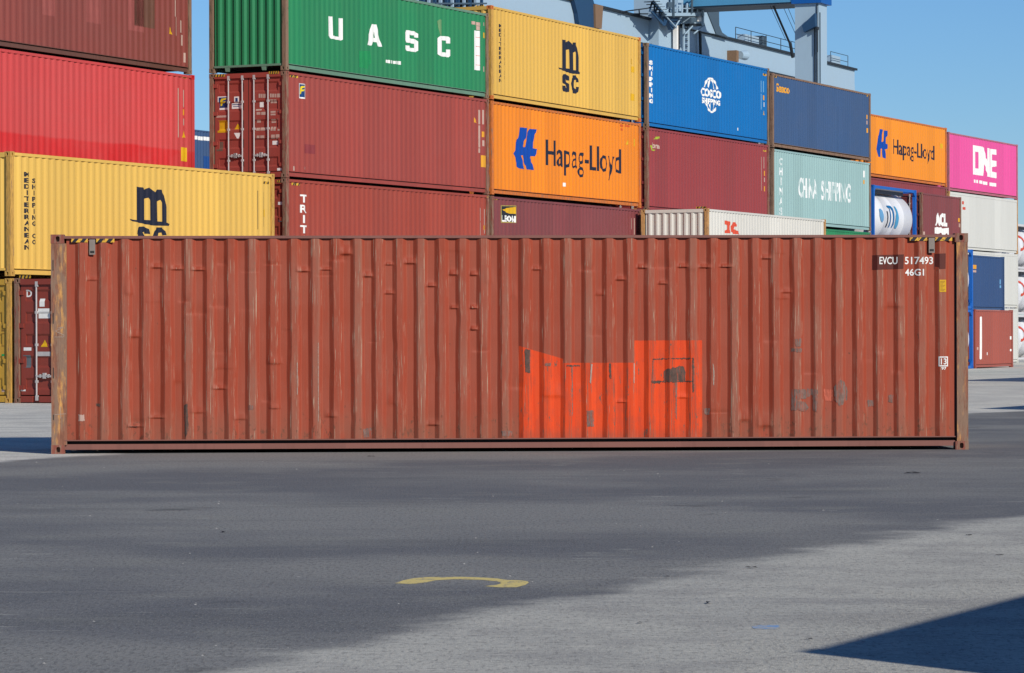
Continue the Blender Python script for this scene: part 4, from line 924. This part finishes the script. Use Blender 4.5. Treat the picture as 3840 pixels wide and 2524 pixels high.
col = n.mix(n.ma('MULTIPLY', pm, keep), col, pcol)
col = n.mix(n.ma('MULTIPLY', pm, n.ma('MULTIPLY', n.step(chip, .63, .67), .9)), col, fl(128, 112, 102, .85))
n.bump(n.ma('ADD', fl_, n.ma('MULTIPLY', run, .5)), .18, .012)
M_FRONT = n.done(col, n.ma('ADD', n.ma('MULTIPLY', big, .2), .42))
M_FPOST = worn_post('front_rusty_post', lin(150, 98, 76, 1.0), 11, .55, 1.0)
M_FRAIL = paint('front_rail_paint', lin(142, 92, 82, .95), 41, .35, .15, .4, .55)
zt_ = HC - .02 - .035
FC = Box((FX, FY), FT, 0, 'long weathered red brown container with an orange repair patch, alone on the asphalt in front', M_FRONT, post=M_FPOST, rail=M_FRAIL, castm=PO['rb'], top_h=.035, group=None, side=front_side(L40, HC, .186, zt_))
FC.side['label'] = 'dented front side with orange red repaint'
FC.prof = profile(L40, .205, L40 - .165, .061, .040); FC.dent = front_dent
# wider left post, as on the photo, and the narrow slot beside the right one
obj('post_plate', MB().box(.155, .208, .003, .05, .118, HC - .118).mesh('post_plate'), M_FPOST, FC.root)
obj('post_gap', MB().box(L40 - .172, L40 - .156, .03, .06, .15, HC - .118).mesh('post_gap'), M_RUBBER, FC.root)
def slotted(x0, zs):
    m = MB()
    for z0, z1 in zs: m.box(x0, x0 + .012, .0015, .05, z0, z1)
    return m.mesh('slot')
obj('slot', slotted(.026, ((2.42, 2.56), (1.72, 1.86), (1.0, 1.14), (.45, .52))), M_RUBBER, FC.root)
# hazard strips on flat plates under the top rail
def fhaz(x0, x1, y0, y1, n_):
    a = fr(x0, y0); b = fr(x1, y1)
    pl = obj('hazard_plate', MB().box(a[0], b[0], .001, .006, b[1], a[1]).mesh('hazard_plate'), M_HAZF, FC.root); m = MB(); w_ = (b[0] - a[0]) / (2 * n_)
    for i in range(n_):
        s0 = a[0] + w_ * (2 * i + .1)
        m.prism([(s0, -.001, b[1] + .001), (s0 + w_, -.001, b[1] + .001), (min(s0 + w_ * 1.7, b[0]), -.001, a[1] - .001), (s0 + w_ * .7, -.001, a[1] - .001)], (0, .0015, 0))
    obj('stripe', m.mesh('stripe'), M_BLACK, pl)
n = N('scuffed_hazard_yellow', .6); fz = n.noise(n.vec((26, 26, 26)), 1.5, 5, .65)
M_HAZF = n.done(n.mix(n.step(fz, .5, .6), lin(244, 190, 60, .9), lin(150, 96, 66, .8)))
fhaz(268, 330, 895, 909, 2); fhaz(362, 430, 895, 909, 2); fhaz(3413, 3478, 889, 903, 2); fhaz(3508, 3572, 889, 903, 2)
# two small brackets
for x0, y0, x1, y1 in ((336, 898, 358, 955), (3484, 892, 3506, 948)):
    a = fr(x0, y0); b = fr(x1, y1)
    br = obj('bracket', MB().box(a[0], b[0], -.003, .004, b[1], a[1]).mesh('bracket'), plain('bracket_grey', lin(150, 138, 130, .9), .5), FC.root)
    obj('bracket_slot', MB().box(a[0] + .012, b[0] - .012, -.006, .0, b[1] + .02, b[1] + .05).mesh('bracket_slot'), M_RUBBER, br)
# number block
M_DRED = plain('dark_repaint', lin(98, 40, 30, .95), .55, 0, .2)
FC.decal('paint_patch', [[(3274, 957), (3391, 954), (3389, 1008), (3273, 1012)]], M_DRED, .003); FC.decal('paint_patch', [[(3507, 952), (3548, 950), (3547, 1008), (3505, 1010)]], M_DRED, .003)
FC.text('lettering', 'EVCU', 3299, 963, 3367, 991, M_WHITE, .015, .006); FC.text('lettering', '517493', 3395, 963, 3502, 991, M_WHITE, .015, .005); FC.text('lettering', '46G1', 3396, 1008, 3466, 1034, M_WHITE, .02, .005)
FC.rect('notice', 3523, 1049, 3549, 1095, M_YEL, .004, slope=0); FC.rects('lettering', [(3527, 1054 + 5 * i, 3545 - (i % 3) * 4, 1056 + 5 * i) for i in range(8)], plain('fine_print', lin(190, 140, 40, .8), .6), .006)
FC.decal('plate', [[(3520, 1337), (3556, 1337), (3556, 1374), (3520, 1374)], [(3524, 1341), (3552, 1341), (3552, 1370), (3524, 1370)]], M_WHITE, .004)
FC.text('lettering', '13', 3528, 1344, 3550, 1367, M_WHITE, .02, .005); FC.text('lettering', '97', 3530, 1376, 3549, 1387, M_WHITE, .03, .005)
# bare or re-primed patches
def ragged(pts, j=3.0, seed=1):
    r = random.Random(seed); out = []
    for i, (x, y) in enumerate(pts):
        x2, y2 = pts[(i + 1) % len(pts)]; k = max(2, int(math.hypot(x2 - x, y2 - y) / 3.5))
        for t in range(k): out.append((x + (x2 - x) * t / k + r.uniform(-j, j) * .6, y + (y2 - y) * t / k + r.uniform(-j, j)))
    return out
def bare(name, c, amt):
    """scraped metal and primer with paint left in vertical threads"""
    n = N(name, .7); n.b.inputs['Specular IOR Level'].default_value = .15
    v = n.noise(n.vec((48, 6, 3.5)), 1.5, 6, .68); b_ = n.noise(n.vec((14, 3, 9)), 1.6, 6, .7)
    col = n.mix(n.step(b_, .38, .66), c, tuple(x * .66 for x in c[:3]) + (1,))
    col = n.mix(n.step(v, .60 - amt * .16, .70 - amt * .16), col, lin(172, 88, 68, .86))
    return n.done(col)
M_PRIM = bare('grey_primer', lin(138, 116, 108, .95), .75); M_SCAR = bare('scorched_primer', lin(104, 86, 78, .95), .35); M_PINK = bare('pale_red_patch', lin(206, 108, 86, .95), .3)
for i, (pts, m) in enumerate(((((2969, 1460), (3062, 1458), (3064, 1480), (3040, 1482), (3020, 1495), (2990, 1497), (2990, 1538), (2968, 1540)), M_PRIM), (((2990, 1505), (3020, 1508), (3035, 1530), (3020, 1545), (2992, 1538)), M_PRIM), (((3047, 1462), (3066, 1462), (3066, 1545), (3048, 1540)), M_PRIM),
        (((3128, 1450), (3150, 1425), (3168, 1432), (3180, 1465), (3178, 1500), (3150, 1525), (3130, 1500)), M_PRIM), (((2968, 1307), (3008, 1306), (3006, 1322), (2968, 1318)), M_PRIM), (((2982, 1270), (3008, 1270), (3006, 1296), (2984, 1300)), M_PRIM), (((3254, 1500), (3278, 1500), (3278, 1524), (3256, 1524)), M_PRIM), (((3090, 1460), (3124, 1462), (3124, 1506), (3094, 1502)), M_PINK), (((3335, 1480), (3352, 1482), (3352, 1510), (3333, 1508)), M_PRIM),
        (((2490, 1392), (2505, 1382), (2516, 1385), (2520, 1376), (2535, 1380), (2545, 1372), (2566, 1376), (2572, 1395), (2570, 1428), (2490, 1428)), M_SCAR), (((2443, 1428), (2600, 1428), (2600, 1432), (2443, 1434)), M_SCAR), (((2449, 1345), (2600, 1342), (2600, 1345), (2449, 1348)), M_SCAR), (((2447, 1346), (2450, 1346), (2450, 1428), (2447, 1428)), M_PRIM), (((2596, 1342), (2602, 1342), (2602, 1470), (2597, 1470)), M_SCAR), (((2448, 1428), (2478, 1428), (2476, 1438), (2446, 1438)), M_SCAR), (((2532, 1434), (2539, 1434), (2537, 1580), (2533, 1560)), M_PRIM),
        (((2200, 1540), (2226, 1540), (2226, 1600), (2200, 1600)), M_PRIM), (((2044, 1362), (2066, 1362), (2064, 1374), (2044, 1372)), M_PRIM), (((2125, 1370), (2175, 1368), (2175, 1374), (2126, 1375)), M_SCAR), (((2284, 1362), (2292, 1362), (2292, 1420), (2285, 1420)), M_SCAR), (((2217, 1365), (2222, 1365), (2216, 1440), (2211, 1432)), M_CHALK), (((2144, 1375), (2148, 1375), (2147, 1560), (2144, 1560)), M_PRIM), (((2376, 1362), (2380, 1362), (2379, 1440), (2376, 1432)), M_CHALK), (((1967, 1310), (1988, 1312), (1988, 1398), (1970, 1394)), M_SCAR), (((2638, 1530), (2662, 1530), (2660, 1556), (2640, 1552)), M_PRIM), (((2673, 1362), (2677, 1375), (2679, 1405), (2677, 1446), (2674, 1440), (2675, 1405)), M_CHALK),
        (((1880, 1616), (1922, 1616), (1920, 1636), (1882, 1636)), M_PRIM), (((1360, 1610), (1390, 1604), (1395, 1640), (1365, 1642)), M_PRIM), (((293, 1556), (316, 1556), (316, 1579), (294, 1580)), M_CREAM), (((690, 1520), (702, 1512), (706, 1610), (694, 1646)), M_SCAR), (((930, 1520), (952, 1520), (952, 1536), (930, 1536)), M_PRIM), (((360, 1514), (376, 1514), (376, 1524), (360, 1524)), M_SCAR), (((485, 1598), (512, 1600), (510, 1606), (486, 1604)), M_SCAR), (((1192, 1285), (1194, 1285), (1194, 1580), (1192, 1580)), M_CHALK), (((1113, 1360), (1115.5, 1360), (1115.5, 1480), (1113, 1480)), M_CHALK))):
    FC.decal('paint_patch', [ragged(pts, 1.0 if m is M_CHALK else 2.2, i)], m, .0035 + .0006 * (i % 3))
# chalk marks on the post and the rail
def strokes(lst, wd, y=.0005):
    m = MB()
    for (x0, y0, x1, y1) in lst:
        a, b = fr(x0, y0), fr(x1, y1); m.tube((a[0], y, a[1]), (b[0], y, b[1]), wd, 5)
    return m.mesh('chalk_mark')
obj('chalk_mark', strokes([(215, 1231, 236, 1227), (209, 1241, 236, 1228), (207, 1242, 240, 1257), (240, 1257, 238, 1264), (238, 1264, 204, 1264), (204, 1555, 246, 1552), (226, 1525, 226, 1570)], .004, .004), M_CHALK, FC.root)
obj('chalk_mark', strokes([(263, 1678, 266, 1690), (266, 1690, 283, 1690), (343, 1676, 346, 1690), (343, 1683, 356, 1680), (362, 1674, 362, 1692), (356, 1676, 374, 1674)], .003, .062), M_CHALK, FC.root)

# ------------------------------------------------------------------ gantry crane beyond the stacks
KP, kt = (23.07, 242.0), 66.5
M_CR = paint('crane_grey_blue_paint', lin(166, 192, 212, 1.0), 51, .25, .05, .15, .5, sheets=.0); M_CRD = plain('crane_dark_steel', lin(44, 52, 60, .9), .6)
M_CRB = plain('crane_navy_and_shadow', lin(44, 84, 124, .8), .55); M_CRC = plain('crane_blue_cap', lin(20, 100, 185, .9), .45); M_CRR = plain('crane_rusty_box', lin(150, 120, 95, .8), .7); M_CRH = plain('crane_slate_and_shade', lin(84, 106, 124, .8), .6)
kr = thing('gantry_crane', 'pale blue grey gantry crane rising behind the stacked containers', 'crane', (KP[0], KP[1], 0), R(kt))
kc, ks = math.cos(R(kt)), math.sin(R(kt))
def kx(px, py, y):
    """pixel -> (x, z) on the crane's plane at local depth y"""
    k = (px - 1920) / F; ox, oy = KP[0] - ks * y, KP[1] + kc * y; u = (k * oy - ox) / (kc - k * ks); Z = oy + u * ks
    return u, CH + (HY + ROLL * (px - 1920) - py) * Z / F
part = lambda nm, m, mat, par=None: obj(nm, m.mesh(nm), mat, par or kr)
GZ0, GZ1, GY = 23.3, 25.15, 12.0
part('leg', MB().box(0, 1.9, 0, 1.9, 0, 31), M_CR); part('leg', MB().box(-4.3, -.6, 11.2, 13.2, 0, 31), M_CR)
part('leg_cap', MB().box(-.25, 2.3, -.25, 2.1, 26.3, 26.75), M_CRC)
M_CRP = paint('crane_sky_blue_paint', lin(84, 156, 200, .98), 52, .2, .05, .25, .5)
part('portal_beam', MB().box(-.2, 3.6, 1.9, 12.2, 26.45, 29.0), M_CRP); part('beam_underside_shade', MB().box(-.1, 3.5, 1.9, 12.0, 26.35, 26.45), M_CRH)  # slab below the beam: shade of the underside put in as darker slate
gi = part('girder', MB().box(-62, 47.0, GY, GY + 1.6, GZ0, GZ1), M_CR)
part('girder_rail', MB().box(-62, 47.2, GY - .22, GY + .1, GZ1 - .02, GZ1 + .16), M_CRD, gi); part('girder_flange', MB().box(-62, 33, GY - .25, GY + 1.6, GZ0 - .14, GZ0 - .01), M_CRD, gi)
part('end_plate', MB().prism([(47.0, GY + .1, GZ1), (47.6, GY + .1, GZ0 - .4), (47.0, GY + .1, GZ0 - .4)], (0, 1.4, 0)), M_CR, gi)
# haunch from beam to girder
def poly(nm, pts, y, t, mat, par=None):
    return part(nm, MB().prism([(kx(px, py, y)[0], y, kx(px, py, y)[1]) for px, py in pts], (0, t, 0)), mat, par)
poly('haunch', [(2648, 22), (2703, 33), (2700, 50), (2701, 95), (2712, 122), (2740, 142), (2690, 128)], GY - .5, .45, M_CRH)  # haunch face in shade, the shade given as a darker colour
poly('haunch', [(2574, 20), (2648, 22), (2690, 128), (2640, 118), (2560, 98)], GY - .42, .38, M_CR)
poly('bracket', [(2154, -12), (2225, -12), (2232, 12), (2236, 60), (2240, 110), (2176, 95), (2170, 50)], GY - .35, .3, M_CRB)  # not a real part: shadow cast on the girder, built as a navy slab
poly('junction_box', [(2236, 15), (2266, 22), (2260, 108), (2238, 104)], GY - .5, .45, M_CRR)
poly('bracket', [(2628, 105), (2634, 118), (2636, 215), (2632, 215), (2630, 122), (2614, 102)], GY - .4, .15, M_CRD)
part('conduit', MB().box(-.07, .0, .12, .18, 4, 26.2).box(-.07, 0, .12, .18, 26.2, 26.25), M_CRD); part('conduit', MB().box(-.09, .0, .30, .36, 4, 24.6), M_CRD); part('conduit', MB().box(.06, .12, -.08, 0, 4, 25.6), M_CRH)
part('lamp_shade', MB().prism([(-.1, .15, 25.5), (-.1, 1.15, 24.6), (-.1, 1.0, 24.1), (-.1, .1, 24.5)], (-.5, 0, 0)), M_CRB); part('lamp_arm', MB().box(-.5, 0, .0, .1, 24.3, 24.5).box(-.3, -.2, .02, .08, 22.6, 24.3), M_CRD)
# railing on the girder
def railing(x0, x1, y, z, step=1.5):
    m = MB(); k = max(1, int((x1 - x0) / step))
    for i in range(k + 1): x = x0 + (x1 - x0) * i / k; m.tube((x, y, z), (x, y, z + 1.1), .035, 5)
    for h in (.55, 1.1): m.tube((x0, y, z + h), (x1, y, z + h), .03, 5)
    return m
xr0 = kx(2762, 140, GY + .3)[0]; xr1 = kx(2985, 200, GY + .3)[0]
part('railing', railing(xr0, xr1, GY + .3, GZ1 + .12, 3.4), M_CRD, gi); part('railing', railing(kx(3118, 230, GY + .3)[0], 46.0, GY + .3, GZ1 + .12, 3.2), M_CRH, gi)
part('cabinet', MB().box(xr0 + 3.2, xr0 + 6.6, GY + .6, GY + 1.3, GZ1 + .1, GZ1 + .95), M_CR, gi); part('cabinet', MB().box(xr0 + 7.2, xr0 + 8.3, GY + .5, GY + 1.3, GZ1 + .1, GZ1 + 1.15), M_CRH, gi); part('cabinet', MB().box(42, 44.4, GY + .5, GY + 1.3, GZ1 + .1, GZ1 + 1.0), M_CR, gi)
fx, fz_ = kx(2738, 208, GY)
fl1 = part('floodlight', MB().tube((fx, GY - .9, fz_), (fx + 1.0, GY - 1.0, fz_ + .05), .32, 14, .4), M_CR, gi); part('light_arm', MB().box(fx - .55, fx, GY - .8, GY, fz_ - .55, fz_ + .35), M_CRR, fl1)
# brace and cables under the beam
def kline(p0, p1, y, r): a, b = kx(*p0, y), kx(*p1, y); return MB().tube((a[0], y, a[1]), (b[0], y, b[1]), r, 8)
part('brace', kline((2903, 20), (2966, 165), 4.0, .085), M_CRD); part('brace_foot', kline((2966, 160), (2976, 215), 4.0, .13), M_CRD)
for p0, p1 in (((2892, 22), (2950, 150)), ((2938, 20), (2992, 140)), ((2954, 18), (2990, 105))): part('cable', kline(p0, p1, 4.2, .02), M_CRD)
# ladder, platform and cabinets on the left leg
ly = 10.6
def lrect(nm, x0, y0, x1, y1, y, t, mat, par=None): return poly(nm, [(x0, y0), (x1, y0), (x1, y1), (x0, y1)], y, t, mat, par)
pf = lrect('platform', 2500, 48, 2645, 60, ly - .6, 1.4, M_CR)
lrect('platform_rail', 2505, 30, 2640, 33, ly - .6, .08, M_CR, pf)
for x in range(2505, 2645, 19): lrect('platform_post', x, 12, x + 3, 50, ly - .6, .08, M_CR, pf)
lrect('cabinet', 2546, -10, 2566, 44, ly - .2, .6, M_CR); lrect('cabinet', 2572, 18, 2590, 46, ly - .3, .6, M_CRH); lrect('cabinet', 2592, 52, 2640, 88, ly - .5, .8, M_CR); lrect('cabinet', 2606, -8, 2622, 40, ly - .2, .5, M_CRH)
lrect('cabinet', 2590, 88, 2646, 98, ly - .4, .9, M_CRD)
ld = lrect('ladder', 2584, 66, 2589, 195, ly, .1, M_CR); lrect('ladder_stile', 2568, 66, 2572, 195, ly, .1, M_CR, ld)
for y in range(74, 195, 11): lrect('rung', 2571, y, 2585, y + 2, ly + .02, .06, M_CRD if y % 2 else M_CR, ld)
lrect('cable_duct', 2541, 96, 2547, 185, ly + .1, .3, M_WHITE); lrect('cable_duct', 2549, 96, 2553, 186, ly + .15, .2, M_CRD)
poly('bracket', [(2496, 60), (2560, 62), (2552, 92), (2535, 100), (2524, 112)], ly - .2, .3, M_CRB)
# stair flight, and its patterned shadow built as a dark navy lattice
st = poly('stair', [(2450, -8), (2478, -8), (2512, 46), (2500, 52)], ly - .9, .08, M_CR)
for i in range(6): poly('stair_tread', [(2452 + i * 9, -6 + i * 10), (2470 + i * 9, -6 + i * 10), (2470 + i * 9, -3 + i * 10), (2452 + i * 9, -3 + i * 10)], ly - .9, .9, M_CRD, st)
lat = poly('stair_shadow_lattice', [(2447, 6), (2456, 2), (2520, 66), (2512, 74)], ly - .3, .1, M_CRB); poly('stair_shadow_rail', [(2446, 44), (2454, 40), (2500, 92), (2494, 98)], ly - .3, .1, M_CRB, lat)
for i in range(7):
    x, y = 2448 + i * 9.5, 8 + i * 9.5
    poly('shadow_lattice_bar', [(x, y), (x + 4, y), (x - 1 + (4 if i % 2 else -4), y + 36 - i), (x - 5 + (4 if i % 2 else -4), y + 36 - i)], ly - .28, .06, M_CRB, lat)
for x0, y0, x1, y1, m in ((2530, -12, 2534, 66, M_CRH), (2600, -12, 2603, 50, M_CRH), (2640, 20, 2644, 96, M_CR), (2526, 62, 2640, 65, M_CRD), (2560, -4, 2640, -1, M_CR), (2624, 60, 2634, 80, M_WHITE), (2596, 66, 2616, 84, M_CRH), (2510, 8, 2526, 28, M_CRH)): lrect('fitting', x0, y0, x1, y1, ly - .75, .12, m)
for x0, y0, x1, y1 in ((2500, 60, 2540, 104), (2560, 62, 2536, 100), (2600, 98, 2572, 128), (2640, 98, 2606, 126), (2450, -8, 2500, 44)):
    a, b = kx(x0, y0, ly - .4), kx(x1, y1, ly - .4); part('strut', MB().tube((a[0], ly - .4, a[1]), (b[0], ly - .4, b[1]), .06, 6), M_CR)
for x0, y0, x1, y1 in ((2330, 45, 2440, 30), (2360, 52, 2440, 52), (2400, 34, 2402, 58), (2340, 44, 2342, 50)):
    a, b = kx(x0, y0, GY - .3), kx(x1, y1, GY - .3); part('handrail', MB().tube((a[0], GY - .3, a[1]), (b[0], GY - .3, b[1]), .05, 6), M_CRD)
# walkway and machinery left of the girder, above the green container
wy = 4.0; wk = lrect('walkway', 1560, 10, 1830, 16, wy, 1.2, M_CRH)
for i, x in enumerate(range(1570, 1830, 22)): lrect('walkway_post', x, -14, x + 4, 26, wy + .05 * (i % 3), .15, M_CRB if i % 2 else M_CR, wk)
for x0, x1, m in ((1592, 1606, M_CRB), (1640, 1676, M_CRH), (1700, 1718, M_CRB), (1738, 1790, M_CRD)): lrect('machinery', x0, -14, x1, 26, wy + .4, .6, m, wk)

# ------------------------------------------------------------------ small things on the ground
def ground_poly(nm, pts, z, mat):
    v, f = fill([[tuple(gp(*p)) for p in pts]]); m = mesh_from(nm, [(a, b, z) for a, b in v], f)
    bm = bmesh.new(); bm.from_mesh(m); bm.normal_update(); fl = [q for q in bm.faces if q.normal.z < 0]
    if fl: bmesh.ops.reverse_faces(bm, faces=fl)
    bm.to_mesh(m); bm.free(); return obj(nm, m, mat)
n = N('worn_yellow_road_paint', .8); w1 = n.noise(n.vec((6, 3, 1)), 2.5, 6, .7)
M_YROAD = n.done(n.mix(n.step(w1, .50, .68), gnd(184, 168, 110, 1.25), gnd(104, 103, 108, 1.35)))
o = ground_poly('painted_marking', [(1478, 2190), (1510, 2179), (1550, 2171), (1600, 2167), (1720, 2166), (1800, 2168), (1860, 2172), (1900, 2178), (1950, 2179), (1976, 2183), (1980, 2188), (1966, 2197), (1935, 2205), (1870, 2206), (1815, 2201), (1860, 2196), (1878, 2190), (1862, 2183), (1800, 2177), (1700, 2175), (1630, 2179), (1590, 2188), (1540, 2193)], .0052, M_YROAD)
tag(o, 'faded yellow curved paint mark on the asphalt', 'road marking')
n = N('worn_blue_road_paint', .8); w1 = n.noise(n.vec((5, 2, 1)), 2.5, 6, .7)
M_BROAD = n.done(n.mix(n.step(w1, .38, .58), gnd(96, 132, 182, 1.25), gnd(140, 142, 148, 1.35)))
o = ground_poly('painted_marking', [(2815, 2350), (2850, 2345), (2915, 2344), (2922, 2352), (2905, 2360), (2840, 2360), (2820, 2357)], .0016, M_BROAD)
tag(o, 'short smudge of blue paint on the pale concrete', 'road marking')
def leaf():
    m = MB(); r = random.Random(3)
    v = [(-.06, 0, .004), (-.03, .022, .014), (.02, .026, .02), (.065, .004, .008), (.025, -.02, .006), (-.03, -.016, .018), (0, 0, .012)]
    return m.add(v, [(i, (i + 1) % 6, 6) for i in range(6)]).mesh('leaf')
LEAF_AT = ('largest dark leaf scrap, on asphalt before the right end of the front container', 'dark leaf scrap on pale concrete below the middle of the orange patch', 'dark leaf scrap at the border of asphalt and pale concrete',
           'tiny dark scrap on asphalt just above the concrete border', 'dark scrap on pale concrete near the right edge, farther one', 'dark scrap on pale concrete near the right edge, nearer one',
           'dark scrap lying alone on asphalt in the left part', 'dark scrap on asphalt close to the foot of the front container', 'dark scrap on pale concrete left of the blue smudge', 'dark scrap on concrete beside the tip of the big shadow')
lm = leaf(); M_LEAF = plain('dead_leaf', lin(48, 44, 44, .9), .8)
for i, (px, py, sc_) in enumerate(((3419, 1778, 2.0), (2655, 2264, .8), (2815, 2132, 1.0), (2497, 2166, .6), (3630, 2010, .8), (3745, 2085, .7), (837, 1998, .9), (1390, 1714, 1.2), (2395, 2340, .6), (3030, 2400, .5))):
    p = gp(px, py); o = obj('dead_leaf', lm, M_LEAF, None, (p.x, p.y, .006), i * 1.3); o.scale = (sc_ * .8, sc_ * .8, sc_ * .5)
    tag(o, LEAF_AT[i], 'leaf', 'dark scraps scattered on the pavement')
m = MB(); rr = random.Random(11)
for _ in range(70):
    p = gp(rr.uniform(0, 3840), 1730 + 780 * rr.random() ** 1.2); a = rr.uniform(.003, .0075) * (p.y / 22) ** .5
    m.add([(p.x - a * 1.4, p.y, .007), (p.x, p.y - a, .007), (p.x + a * 1.5, p.y + a * .2, .007), (p.x, p.y + a, .007 + a * .7)], [(0, 1, 3), (1, 2, 3), (0, 3, 2)])
o = obj('litter', m.mesh('litter'), plain('pale_grit', lin(205, 203, 198, .95), .8)); o['kind'] = 'stuff'
